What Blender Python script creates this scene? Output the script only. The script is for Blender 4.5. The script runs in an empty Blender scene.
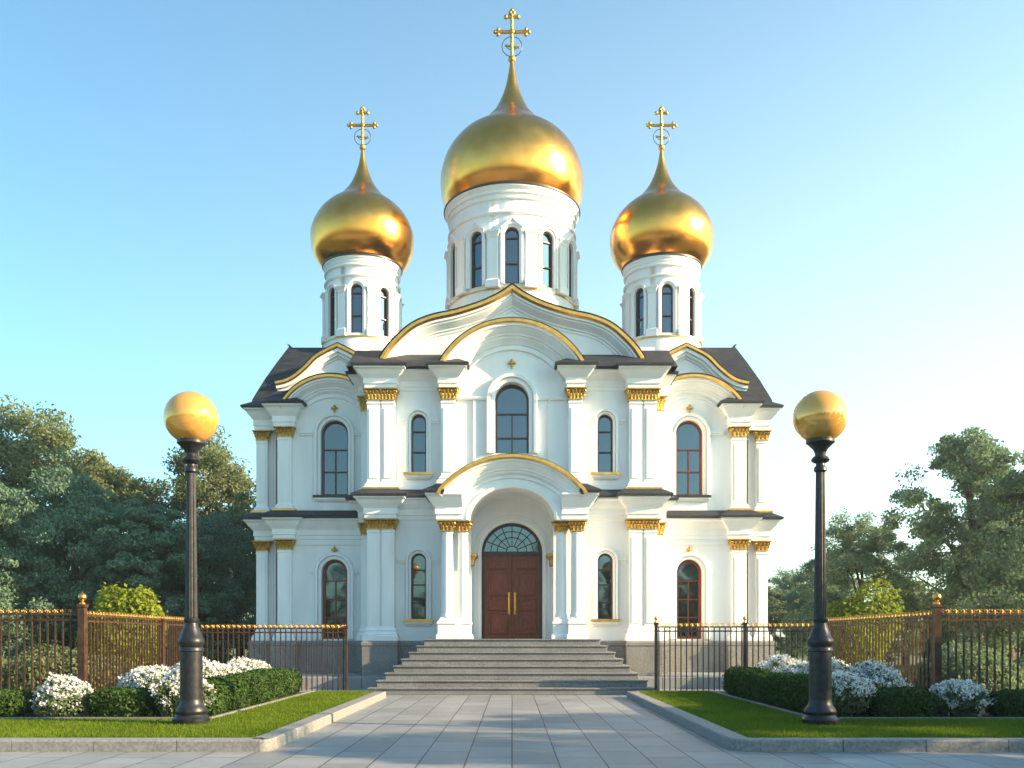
import bpy, math, random
import numpy as np
from mathutils import Vector, Matrix

R = math.radians
PI = math.pi
scene = bpy.context.scene
col = scene.collection

# ------------------------------------------------------------------ camera, sky, sun, exposure
SUN_EL, SUN_AZ = 21.0, 104.0            # azimuth clockwise from +Y
cam = bpy.data.cameras.new('camera')
cam.sensor_width = 36.0
cam.lens = 36.0 * 930 / 1024
cam.shift_x = 0.0
cam.shift_y = 255 / 1024
cam.clip_start = 0.1
cam.clip_end = 3000
camo = bpy.data.objects.new('camera', cam)
col.objects.link(camo)
camo.location = (0, 0, 1.3)
camo.rotation_euler = (R(90), 0, 0)
scene.camera = camo

world = bpy.data.worlds.new('World')
scene.world = world
world.use_nodes = True
wn = world.node_tree
sky = wn.nodes.new('ShaderNodeTexSky')
sky.sky_type = 'NISHITA'
sky.sun_disc = False
sky.sun_elevation = R(SUN_EL)
sky.sun_rotation = R(SUN_AZ)
sky.altitude = 50
sky.air_density = 1.2
sky.dust_density = 1.6
sky.ozone_density = 1.5
# colour grade of the sky and the pale morning glow low on the sun's side (by world direction)
wg = wn.nodes.new('ShaderNodeMix'); wg.data_type = 'RGBA'; wg.blend_type = 'MULTIPLY'; wg.inputs[0].default_value = 1
wg.inputs[7].default_value = (0.67, 1.06, 1.14, 1)
wn.links.new(sky.outputs[0], wg.inputs[6])
wt = wn.nodes.new('ShaderNodeTexCoord')
wsep = wn.nodes.new('ShaderNodeSeparateXYZ'); wn.links.new(wt.outputs['Generated'], wsep.inputs[0])
wx = wn.nodes.new('ShaderNodeMapRange'); wx.interpolation_type = 'SMOOTHSTEP'
wx.inputs['From Min'].default_value = -0.75; wx.inputs['From Max'].default_value = 0.70
wn.links.new(wsep.outputs[0], wx.inputs['Value'])
wz = wn.nodes.new('ShaderNodeMapRange'); wz.interpolation_type = 'SMOOTHSTEP'
wz.inputs['From Min'].default_value = 0.85; wz.inputs['From Max'].default_value = 0.0
wn.links.new(wsep.outputs[2], wz.inputs['Value'])
wm = wn.nodes.new('ShaderNodeMath'); wm.operation = 'MULTIPLY'
wn.links.new(wx.outputs[0], wm.inputs[0]); wn.links.new(wz.outputs[0], wm.inputs[1])
wa = wn.nodes.new('ShaderNodeMix'); wa.data_type = 'RGBA'; wa.blend_type = 'ADD'
wn.links.new(wm.outputs[0], wa.inputs[0]); wn.links.new(wg.outputs[2], wa.inputs[6])
wa.inputs[7].default_value = (2.9, 2.9, 2.2, 1)
wn.links.new(wa.outputs[2], wn.nodes['Background'].inputs[0])
wn.nodes['Background'].inputs[1].default_value = 0.096

sun = bpy.data.lights.new('sun', 'SUN')
sun.energy = 5.0
sun.angle = R(0.5)
sun.color = (1.0, 0.73, 0.42)
suno = bpy.data.objects.new('sun', sun)
col.objects.link(suno)
sd = Vector((math.sin(R(SUN_AZ)) * math.cos(R(SUN_EL)), math.cos(R(SUN_AZ)) * math.cos(R(SUN_EL)), math.sin(R(SUN_EL))))
suno.rotation_euler = sd.to_track_quat('Z', 'Y').to_euler()
suno.location = sd * 60

scene.view_settings.view_transform = 'Standard'
scene.view_settings.look = 'None'
scene.view_settings.gamma = 1
scene.view_settings.exposure = 1.5
scene.cycles.max_bounces = 8
scene.cycles.diffuse_bounces = 5
scene.cycles.use_denoising = True

rnd = random.Random(4)
nr = np.random.default_rng(7)

# ------------------------------------------------------------------ materials
def mat(name):
    m = bpy.data.materials.new(name)
    m.use_nodes = True
    nt = m.node_tree
    return m, nt, nt.nodes['Principled BSDF']

def node(nt, t, **kw):
    n = nt.nodes.new(t)
    for k, v in kw.items():
        if k in n.inputs: n.inputs[k].default_value = v
        else: setattr(n, k, v)
    return n

def ramp(nt, src, stops):
    r = nt.nodes.new('ShaderNodeValToRGB')
    el = r.color_ramp.elements
    while len(el) < len(stops): el.new(0.5)
    for e, (p, c) in zip(el, stops):
        e.position = p
        e.color = (*c, 1)
    nt.links.new(src, r.inputs[0])
    return r.outputs[0]

def noisy(name, c1, c2, scale, rough=0.6, metal=0.0, bump=0.0, bscale=None, rough_var=0.0, lo=0.35, hi=0.65, stretch=None):
    m, nt, b = mat(name)
    tc = nt.nodes.new('ShaderNodeTexCoord')
    vec = tc.outputs['Object']
    if stretch:
        mp = node(nt, 'ShaderNodeMapping')
        mp.inputs['Scale'].default_value = stretch
        nt.links.new(vec, mp.inputs['Vector'])
        vec = mp.outputs[0]
    n = node(nt, 'ShaderNodeTexNoise', Scale=scale, Detail=6.0)
    nt.links.new(vec, n.inputs['Vector'])
    nt.links.new(ramp(nt, n.outputs['Fac'], [(lo, c1), (hi, c2)]), b.inputs['Base Color'])
    b.inputs['Roughness'].default_value = rough
    b.inputs['Metallic'].default_value = metal
    if rough_var:
        mr = node(nt, 'ShaderNodeMapRange')
        mr.inputs['To Min'].default_value = rough - rough_var
        mr.inputs['To Max'].default_value = rough + rough_var
        nt.links.new(n.outputs['Fac'], mr.inputs['Value'])
        nt.links.new(mr.outputs[0], b.inputs['Roughness'])
    if bump:
        n2 = node(nt, 'ShaderNodeTexNoise', Scale=bscale or scale * 3, Detail=4.0)
        nt.links.new(tc.outputs['Object'], n2.inputs['Vector'])
        bp = node(nt, 'ShaderNodeBump', Strength=bump, Distance=0.02)
        nt.links.new(n2.outputs['Fac'], bp.inputs['Height'])
        nt.links.new(bp.outputs[0], b.inputs['Normal'])
    return m

M = {}
M['plaster'] = noisy('white_plaster', (0.73, 0.74, 0.74), (0.84, 0.845, 0.845), 1.1, 0.85, bump=0.10, bscale=25, stretch=(1.5, 1.5, 0.35))
M['gold'] = noisy('gold_leaf', (0.92, 0.38, 0.06), (1.0, 0.45, 0.10), 2.4, 0.22, 1.0, bump=0.10, bscale=55, rough_var=0.06)
M['gold_trim'] = noisy('gold_trim', (0.74, 0.37, 0.08), (0.90, 0.50, 0.14), 6, 0.34, 1.0, bump=0.25, bscale=30)
M['gold_dull'] = noisy('old_gold', (0.42, 0.25, 0.06), (0.72, 0.45, 0.13), 20, 0.42, 1.0, bump=0.5, bscale=40)
M['fence_gold'] = noisy('tarnished_gold', (0.24, 0.14, 0.04), (0.46, 0.28, 0.08), 18, 0.45, 1.0, bump=0.3, bscale=40)
M['iron'] = noisy('black_iron', (0.012, 0.013, 0.016), (0.03, 0.03, 0.033), 14, 0.38, 0.3, bump=0.08, bscale=50)
M['bronze_iron'] = noisy('brown_iron', (0.045, 0.022, 0.013), (0.11, 0.058, 0.03), 12, 0.5, 0.4, bump=0.15, bscale=60)
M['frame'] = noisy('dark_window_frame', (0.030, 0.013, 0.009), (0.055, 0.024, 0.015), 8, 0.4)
M['wood'] = noisy('mahogany', (0.115, 0.020, 0.006), (0.22, 0.043, 0.012), 7, 0.34, bump=0.06, bscale=30, stretch=(6, 6, 0.6))
M['trunk'] = noisy('bark', (0.05, 0.035, 0.025), (0.12, 0.09, 0.065), 6, 0.9, bump=0.6, bscale=14, stretch=(3, 3, 0.6))
M['soil'] = noisy('bed_soil', (0.03, 0.02, 0.013), (0.065, 0.045, 0.03), 9, 0.95, bump=0.8, bscale=22)
M['turf'] = noisy('turf', (0.035, 0.075, 0.012), (0.075, 0.12, 0.022), 5, 0.9, bump=0.6, bscale=60)
M['meadow'] = noisy('meadow', (0.035, 0.06, 0.015), (0.08, 0.10, 0.03), 0.6, 0.95, bump=0.6, bscale=8)
M['kerbstone'] = noisy('kerb_granite', (0.17, 0.17, 0.168), (0.27, 0.267, 0.26), 28, 0.7, bump=0.25, bscale=60)
M['dark_metal_roof'] = noisy('vault_sheet_metal', (0.028, 0.027, 0.03), (0.05, 0.048, 0.05), 3, 0.4, 0.4, bump=0.05)

def granite(name, c1, c2, c3):
    m, nt, b = mat(name)
    tc = nt.nodes.new('ShaderNodeTexCoord')
    n = node(nt, 'ShaderNodeTexNoise', Scale=45.0, Detail=3.0)
    nt.links.new(tc.outputs['Object'], n.inputs['Vector'])
    n2 = node(nt, 'ShaderNodeTexNoise', Scale=1.6, Detail=5.0)
    nt.links.new(tc.outputs['Object'], n2.inputs['Vector'])
    c = ramp(nt, n.outputs['Fac'], [(0.36, c1), (0.5, c2), (0.66, c3)])
    d = ramp(nt, n2.outputs['Fac'], [(0.3, (0.78, 0.77, 0.76)), (0.7, (1.05, 1.05, 1.05))])
    mx = node(nt, 'ShaderNodeMix', data_type='RGBA', blend_type='MULTIPLY')
    mx.inputs[0].default_value = 1
    nt.links.new(c, mx.inputs[6]); nt.links.new(d, mx.inputs[7])
    nt.links.new(mx.outputs[2], b.inputs['Base Color'])
    b.inputs['Roughness'].default_value = 0.62
    bp = node(nt, 'ShaderNodeBump', Strength=0.15, Distance=0.01)
    nt.links.new(n.outputs['Fac'], bp.inputs['Height'])
    nt.links.new(bp.outputs[0], b.inputs['Normal'])
    return m
M['step'] = granite('grey_granite_steps', (0.13, 0.132, 0.138), (0.205, 0.207, 0.21), (0.27, 0.27, 0.268))
M['plinth'] = granite('plinth_granite', (0.14, 0.135, 0.13), (0.23, 0.22, 0.21), (0.33, 0.315, 0.30))

def brickmat(name, c1, c2, mortar, bw, rh, ms, rot=0.0, loc=(0, 0, 0), plane='xy', rough=0.6, bump=0.4, offset=0.5, dist=0.01):
    m, nt, b = mat(name)
    tc = nt.nodes.new('ShaderNodeTexCoord')
    vec = tc.outputs['Object']
    sep = node(nt, 'ShaderNodeSeparateXYZ')
    nt.links.new(vec, sep.inputs[0])
    cmb = node(nt, 'ShaderNodeCombineXYZ')
    if plane == 'xy':
        nt.links.new(sep.outputs[0], cmb.inputs[0]); nt.links.new(sep.outputs[1], cmb.inputs[1])
    elif plane == 'yx':
        nt.links.new(sep.outputs[1], cmb.inputs[0]); nt.links.new(sep.outputs[0], cmb.inputs[1])
    else:
        ad = node(nt, 'ShaderNodeMath', operation='ADD')
        nt.links.new(sep.outputs[0], ad.inputs[0]); nt.links.new(sep.outputs[1], ad.inputs[1])
        nt.links.new(ad.outputs[0], cmb.inputs[0]); nt.links.new(sep.outputs[2], cmb.inputs[1])
    mp = node(nt, 'ShaderNodeMapping')
    mp.inputs['Location'].default_value = loc
    nt.links.new(cmb.outputs[0], mp.inputs['Vector'])
    br = node(nt, 'ShaderNodeTexBrick', Scale=1.0)
    br.inputs['Brick Width'].default_value = bw
    br.inputs['Row Height'].default_value = rh
    br.inputs['Mortar Size'].default_value = ms
    br.inputs['Mortar Smooth'].default_value = 0.25
    br.inputs['Color1'].default_value = (*c1, 1); br.inputs['Color2'].default_value = (*c2, 1); br.inputs['Mortar'].default_value = (*mortar, 1)
    br.offset = offset
    nt.links.new(mp.outputs[0], br.inputs['Vector'])
    n = node(nt, 'ShaderNodeTexNoise', Scale=2.3, Detail=8.0, Roughness=0.65)
    nt.links.new(vec, n.inputs['Vector'])
    d = ramp(nt, n.outputs['Fac'], [(0.3, (0.80, 0.79, 0.78)), (0.7, (1.08, 1.08, 1.08))])
    mx = node(nt, 'ShaderNodeMix', data_type='RGBA', blend_type='MULTIPLY')
    mx.inputs[0].default_value = 1
    nt.links.new(br.outputs[0], mx.inputs[6]); nt.links.new(d, mx.inputs[7])
    nt.links.new(mx.outputs[2], b.inputs['Base Color'])
    mr = node(nt, 'ShaderNodeMapRange')
    mr.inputs['To Min'].default_value = rough - 0.14; mr.inputs['To Max'].default_value = rough + 0.14
    nt.links.new(n.outputs['Fac'], mr.inputs['Value']); nt.links.new(mr.outputs[0], b.inputs['Roughness'])
    inv = node(nt, 'ShaderNodeMath', operation='SUBTRACT'); inv.inputs[0].default_value = 1
    nt.links.new(br.outputs['Fac'], inv.inputs[1])
    n3 = node(nt, 'ShaderNodeTexNoise', Scale=40.0, Detail=4.0)
    nt.links.new(vec, n3.inputs['Vector'])
    a2 = node(nt, 'ShaderNodeMath', operation='MULTIPLY_ADD'); a2.inputs[1].default_value = 0.25
    nt.links.new(n3.outputs['Fac'], a2.inputs[0]); nt.links.new(inv.outputs[0], a2.inputs[2])
    bp = node(nt, 'ShaderNodeBump', Strength=bump, Distance=dist)
    nt.links.new(a2.outputs[0], bp.inputs['Height']); nt.links.new(bp.outputs[0], b.inputs['Normal'])
    return m
M['paving'] = brickmat('stone_slabs', (0.205, 0.215, 0.23), (0.285, 0.295, 0.31), (0.03, 0.03, 0.032), 1.05, 0.49, 0.009, plane='yx', loc=(0.3, 0.0, 0), rough=0.5)
M['shingle'] = brickmat('roof_shingles', (0.013, 0.016, 0.023), (0.028, 0.032, 0.042), (0.012, 0.012, 0.012), 0.22, 0.10, 0.006, plane='s', rough=0.6, bump=0.8)

m, nt, b = mat('window_glass')
b.inputs['Base Color'].default_value = (0.115, 0.15, 0.175, 1)
b.inputs['Metallic'].default_value = 0.9
b.inputs['Roughness'].default_value = 0.03
tc = nt.nodes.new('ShaderNodeTexCoord')
n = node(nt, 'ShaderNodeTexNoise', Scale=1.3, Detail=1.0)
nt.links.new(tc.outputs['Object'], n.inputs['Vector'])
bp = node(nt, 'ShaderNodeBump', Strength=0.12, Distance=0.03)
nt.links.new(n.outputs['Fac'], bp.inputs['Height']); nt.links.new(bp.outputs[0], b.inputs['Normal'])
M['glass'] = m

m, nt, b = mat('amber_globe')
b.inputs['Base Color'].default_value = (0.86, 0.43, 0.09, 1)
b.inputs['Metallic'].default_value = 0.4
b.inputs['Roughness'].default_value = 0.10
b.inputs['Coat Weight'].default_value = 0.5
M['globe'] = m

def leafmat(name, c1, c2, c3, trans=0.42, rough=0.5):
    m, nt, b = mat(name)
    g = nt.nodes.new('ShaderNodeNewGeometry')
    oi = nt.nodes.new('ShaderNodeObjectInfo')
    tc = nt.nodes.new('ShaderNodeTexCoord')
    n = node(nt, 'ShaderNodeTexNoise', Scale=0.9, Detail=2.0)
    nt.links.new(tc.outputs['Object'], n.inputs['Vector'])
    a = node(nt, 'ShaderNodeMath', operation='MULTIPLY_ADD'); a.inputs[1].default_value = 0.55
    sc_ = node(nt, 'ShaderNodeMath', operation='MULTIPLY'); sc_.inputs[1].default_value = 0.62
    nt.links.new(n.outputs['Fac'], sc_.inputs[0])
    nt.links.new(g.outputs['Random Per Island'], a.inputs[0]); nt.links.new(sc_.outputs[0], a.inputs[2])
    c = ramp(nt, a.outputs[0], [(0.2, c1), (0.55, c2), (0.9, c3)])
    b.inputs['Roughness'].default_value = rough
    b.inputs['Specular IOR Level'].default_value = 0.03
    nt.links.new(c, b.inputs['Base Color'])
    t = nt.nodes.new('ShaderNodeBsdfTranslucent')
    nt.links.new(c, t.inputs[0])
    ms = nt.nodes.new('ShaderNodeMixShader'); ms.inputs[0].default_value = trans
    nt.links.new(b.outputs[0], ms.inputs[1]); nt.links.new(t.outputs[0], ms.inputs[2])
    nt.links.new(ms.outputs[0], nt.nodes['Material Output'].inputs[0])
    return m
M['leaf_dark'] = leafmat('dark_foliage', (0.10, 0.185, 0.12), (0.16, 0.26, 0.17), (0.21, 0.30, 0.20))
M['leaf_olive'] = leafmat('olive_foliage', (0.12, 0.155, 0.065), (0.18, 0.22, 0.10), (0.24, 0.275, 0.135))
M['leaf_mid'] = leafmat('mid_foliage', (0.12, 0.195, 0.11), (0.18, 0.255, 0.145), (0.23, 0.30, 0.17))
M['leaf_lime'] = leafmat('lime_foliage', (0.13, 0.18, 0.015), (0.22, 0.27, 0.03), (0.30, 0.34, 0.05))
M['leaf_hedge'] = leafmat('hedge_foliage', (0.018, 0.045, 0.012), (0.040, 0.080, 0.020), (0.075, 0.125, 0.03), 0.2)
M['leaf_grey'] = leafmat('silvery_foliage', (0.05, 0.085, 0.03), (0.10, 0.14, 0.06), (0.16, 0.20, 0.10), 0.2)
M['blossom'] = leafmat('white_blossom', (0.62, 0.62, 0.60), (0.78, 0.78, 0.76), (0.88, 0.88, 0.86), 0.3)
M['grass'] = leafmat('grass_blades', (0.07, 0.125, 0.010), (0.125, 0.195, 0.017), (0.20, 0.265, 0.03), 0.4)

M['plaster'].node_tree.nodes['Principled BSDF'].inputs['Specular IOR Level'].default_value = 0.2
# ------------------------------------------------------------------ mesh helpers
def tag(o, label=None, cat=None, group=None, kind=None):
    if label: o['label'] = label
    if cat: o['category'] = cat
    if group: o['group'] = group
    if kind: o['kind'] = kind
    return o

class B:
    def __init__(s):
        s.v = []; s.f = []; s.m = []
    def quad(s, pts, mi=0):
        i = len(s.v); s.v += [tuple(p) for p in pts]; s.f.append(tuple(range(i, i + len(pts)))); s.m.append(mi)
    def grid(s, rows, mi=0, close_u=False, close_v=False):
        i = len(s.v); n = len(rows[0]); k = len(rows)
        for r in rows: s.v += [tuple(p) for p in r]
        for a in range(k if close_v else k - 1):
            for c in range(n if close_u else n - 1):
                a2 = (a + 1) % k; c2 = (c + 1) % n
                s.f.append((i + a * n + c, i + a * n + c2, i + a2 * n + c2, i + a2 * n + c)); s.m.append(mi)
    def box(s, x0, x1, y0, y1, z0, z1, mi=0):
        if x0 > x1: x0, x1 = x1, x0
        i = len(s.v)
        s.v += [(x0, y0, z0), (x1, y0, z0), (x1, y1, z0), (x0, y1, z0), (x0, y0, z1), (x1, y0, z1), (x1, y1, z1), (x0, y1, z1)]
        for f in ((0, 3, 2, 1), (4, 5, 6, 7), (0, 1, 5, 4), (1, 2, 6, 5), (2, 3, 7, 6), (3, 0, 4, 7)):
            s.f.append(tuple(i + q for q in f)); s.m.append(mi)
    def stack(s, x0, x1, y0, y1, prof, mi=0, caps=True, back=False):
        # a rectangular block whose outline grows by 'o' at height z; back=True grows the back too
        if x0 > x1: x0, x1 = x1, x0
        rows = [[(x0 - o, y0 - o, z), (x1 + o, y0 - o, z), (x1 + o, y1 + (o if back else 0), z), (x0 - o, y1 + (o if back else 0), z)] for o, z in prof]
        s.grid(rows, mi, close_u=True)
        if caps:
            s.quad(rows[0], mi); s.quad(rows[-1], mi)
    def lathe(s, cx, cy, prof, n=32, mi=0, a0=0.0, a1=2 * PI):
        full = abs(a1 - a0 - 2 * PI) < 1e-6
        k = n if full else n + 1
        rows = []
        for r, z in prof:
            rows.append([(cx + r * math.sin(a0 + (a1 - a0) * q / n), cy - r * math.cos(a0 + (a1 - a0) * q / n), z) for q in range(k)])
        s.grid(rows, mi, close_u=full)
    def sweep(s, path, prof, mapf, mi=0, closed=False, caps=True):
        n = len(path); nm = []
        for i in range(n):
            def nn(a, c):
                dx, dy = c[0] - a[0], c[1] - a[1]; l = math.hypot(dx, dy) or 1
                return (dy / l, -dx / l)
            if closed or 0 < i < n - 1:
                n1 = nn(path[i - 1], path[i]); n2 = nn(path[i], path[(i + 1) % n])
                d = 1 + n1[0] * n2[0] + n1[1] * n2[1]
                d = max(d, 0.25)
                nm.append(((n1[0] + n2[0]) / d, (n1[1] + n2[1]) / d))
            elif i == 0: nm.append(nn(path[0], path[1]))
            else: nm.append(nn(path[-2], path[-1]))
        rows = [[mapf((p[0] + q[0] * w, p[1] + q[1] * w), d) for w, d in prof] for p, q in zip(path, nm)]
        s.grid(rows, mi, close_v=closed)
        if caps and not closed:
            s.quad(rows[0], mi); s.quad(rows[-1], mi)
    def tube(s, pts, rad, n=6, mi=0):
        pts = [Vector(p) for p in pts]
        if not hasattr(rad, '__len__'): rad = [rad] * len(pts)
        rows = []
        for i, p in enumerate(pts):
            t = (pts[min(i + 1, len(pts) - 1)] - pts[max(i - 1, 0)]).normalized()
            ref = Vector((0, 0, 1)) if abs(t.z) < 0.9 else Vector((1, 0, 0))
            a = t.cross(ref).normalized(); c = t.cross(a)
            rows.append([p + a * (rad[i] * math.cos(2 * PI * q / n)) + c * (rad[i] * math.sin(2 * PI * q / n)) for q in range(n)])
        s.grid(rows, mi, close_u=True)
        s.quad(rows[0], mi); s.quad(rows[-1], mi)
    def ring(s, c, r, t, n=24, mi=0, axis='y', a0=0, a1=2 * PI, k=5):
        pts = []
        for q in range(n + 1):
            a = a0 + (a1 - a0) * q / n
            d = (r * math.sin(a), 0, r * math.cos(a)) if axis == 'y' else (0, r * math.sin(a), r * math.cos(a))
            pts.append((c[0] + d[0], c[1] + d[1], c[2] + d[2]))
        s.tube(pts, t, k, mi)
    def ball(s, c, r, n=10, mi=0, sz=1.0):
        s.lathe(c[0], c[1], [(r * math.sin(PI * q / n), c[2] - r * sz * math.cos(PI * q / n)) for q in range(n + 1)], n * 2 if n > 5 else 8, mi)
    def xf(s, f, i0=0):
        s.v[i0:] = [tuple(f(p)) for p in s.v[i0:]]

def root_of(o):
    while o.parent: o = o.parent
    return o

def make(name, bb, mats, parent=None, smooth=32, recalc=True, loc=None):
    if not isinstance(mats, (list, tuple)): mats = [mats]
    me = bpy.data.meshes.new(name)
    off = Vector((0, 0, 0))
    if parent is not None: off = root_of(parent).location
    elif loc is not None: off = Vector(loc)
    me.from_pydata([(p[0] - off[0], p[1] - off[1], p[2] - off[2]) for p in bb.v], [], bb.f)
    for mm in mats: me.materials.append(mm)
    me.polygons.foreach_set('material_index', bb.m)
    import bmesh
    bm = bmesh.new(); bm.from_mesh(me)
    bmesh.ops.remove_doubles(bm, verts=bm.verts, dist=1e-5)
    bmesh.ops.dissolve_degenerate(bm, edges=bm.edges, dist=1e-6)
    if recalc: bmesh.ops.recalc_face_normals(bm, faces=bm.faces)
    bm.to_mesh(me); bm.free()
    if smooth:
        me.shade_smooth(); me.set_sharp_from_angle(angle=R(smooth))
    o = bpy.data.objects.new(name, me)
    col.objects.link(o)
    if parent is not None: o.parent = parent
    elif loc is not None: o.location = loc
    return o

def bevel(o, w=0.008, seg=2):
    md = o.modifiers.new('edge', 'BEVEL'); md.width = w; md.segments = seg; md.limit_method = 'ANGLE'; md.angle_limit = R(40)
    return o

def thing(name, label, cat, loc=(0, 0, 0), group=None):
    o = bpy.data.objects.new(name, None); col.objects.link(o); o.location = loc
    o.empty_display_size = 0.3
    return tag(o, label, cat, group)

def copy_tree(o, parent=None):
    c = o.copy(); col.objects.link(c)
    if parent is not None: c.parent = parent
    for ch in list(o.children): copy_tree(ch, c)
    return c

def XZ(y0):                       # sweep plane: facade plane, depth d stands proud of y0
    return lambda p, d: (p[0], y0 - d, p[1])
PLAN = lambda p, d: (p[0], p[1], d)

def arc(xc, zs, hw, h, n=24):     # circular arch from left to right (outward normal when walked right to left)
    rr = (hw * hw + h * h) / (2 * h); zc = zs + h - rr
    a = math.asin(min(1, hw / rr))
    if h > hw: a = PI - a
    return [(xc + rr * math.sin(a - 2 * a * q / n), zc + rr * math.cos(a - 2 * a * q / n)) for q in range(n + 1)]

def interp(pts, x):
    pts = sorted(pts)
    if x <= pts[0][0]: return pts[0][1]
    for (a, c), (d, e) in zip(pts, pts[1:]):
        if x <= d: return c + (e - c) * (x - a) / max(d - a, 1e-9)
    return pts[-1][1]

def smoothcurve(pts, n=8):        # Catmull-Rom through pts
    out = []
    P = [pts[0]] + list(pts) + [pts[-1]]
    for i in range(1, len(P) - 2):
        p0, p1, p2, p3 = P[i - 1], P[i], P[i + 1], P[i + 2]
        for q in range(n):
            t = q / n
            out.append(tuple(0.5 * (2 * p1[k] + (p2[k] - p0[k]) * t + (2 * p0[k] - 5 * p1[k] + 4 * p2[k] - p3[k]) * t * t + (3 * p1[k] - p0[k] - 3 * p2[k] + p3[k]) * t ** 3) for k in range(2)))
    out.append(tuple(pts[-1]))
    return out

def wall_cols(bb, u0, u1, z0f, z1f, openings, y0, thick, mapf=None, n=24, mi=0):
    # openings: (uc, hw, zsill, zspring, rise)
    if mapf is None: mapf = lambda u, d, z: (u, y0 + d, z)
    us = set(u0 + (u1 - u0) * q / n for q in range(n + 1))
    for uc, hw, zs, zp, rs in openings:
        for q in range(19): us.add(round(uc - hw * math.cos(PI * q / 18), 6))
    us = sorted(u for u in us if u0 - 1e-9 <= u <= u1 + 1e-9)
    us = [u for i, u in enumerate(us) if i == 0 or u - us[i - 1] > 1e-5]
    def top(o, u):
        t = max(0, 1 - ((u - o[0]) / o[1]) ** 2)
        return o[3] + o[4] * math.sqrt(t)
    for a, c in zip(us, us[1:]):
        la, lc = z0f(a), z0f(c)
        mid = (a + c) / 2
        for o in sorted(openings, key=lambda o: o[2]):
            if abs(mid - o[0]) < o[1]:
                if o[2] > la + 1e-4:
                    bb.quad([mapf(a, 0, la), mapf(c, 0, lc), mapf(c, 0, o[2]), mapf(a, 0, o[2])], mi)
                    bb.quad([mapf(a, 0, o[2]), mapf(c, 0, o[2]), mapf(c, thick, o[2]), mapf(a, thick, o[2])], mi)
                la, lc = top(o, a), top(o, c)
                bb.quad([mapf(a, 0, la), mapf(c, 0, lc), mapf(c, thick, lc), mapf(a, thick, la)], mi)
        bb.quad([mapf(a, 0, la), mapf(c, 0, lc), mapf(c, 0, z1f(c)), mapf(a, 0, z1f(a))], mi)
        bb.quad([mapf(a, 0, z1f(a)), mapf(c, 0, z1f(c)), mapf(c, thick, z1f(c)), mapf(a, thick, z1f(a))], mi)
    for uc, hw, zs, zp, rs in openings:
        for sg in (-1, 1):
            u = uc + sg * hw
            bb.quad([mapf(u, 0, zs), mapf(u, thick, zs), mapf(u, thick, zp), mapf(u, 0, zp)], mi)
    for u in (u0, u1):
        bb.quad([mapf(u, 0, z0f(u)), mapf(u, thick, z0f(u)), mapf(u, thick, z1f(u)), mapf(u, 0, z1f(u))], mi)

def const(z): return lambda u: z

def archpath(xc, hw, zs, zp, rise, n=16, ext=0.0):   # right leg up, over, left leg down
    p = [(xc + hw + ext, zs)]
    p += [(xc + (hw + ext) * math.cos(PI * q / n), zp + (rise + ext) * math.sin(PI * q / n)) for q in range(n + 1)]
    p.append((xc - hw - ext, zs))
    return p

# ------------------------------------------------------------------ ground
G = B(); G.quad([(-900, -700, -0.02), (900, -700, -0.02), (900, 1500, -0.02), (-900, 1500, -0.02)])
tag(make('ground', G, M['meadow'], smooth=0), kind='structure')
G = B()
G.quad([(-60, -40, 0), (60, -40, 0), (60, 10.72, 0), (-60, 10.72, 0)])
G.quad([(-2.9, 10.72, 0), (2.7, 10.72, 0), (2.7, 20.95, 0), (-2.9, 20.95, 0)])
G.quad([(-12, 20.95, 0), (12, 20.95, 0), (12, 25.2, 0), (-12, 25.2, 0)])
tag(make('pavement', G, M['paving'], smooth=0), kind='structure')
G = B(); G.box(-11.5, 11.5, 24.25, 44, -0.01, 0.3)
tag(bevel(make('church_terrace', G, M['paving'], smooth=0), 0.015), kind='structure')

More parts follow.
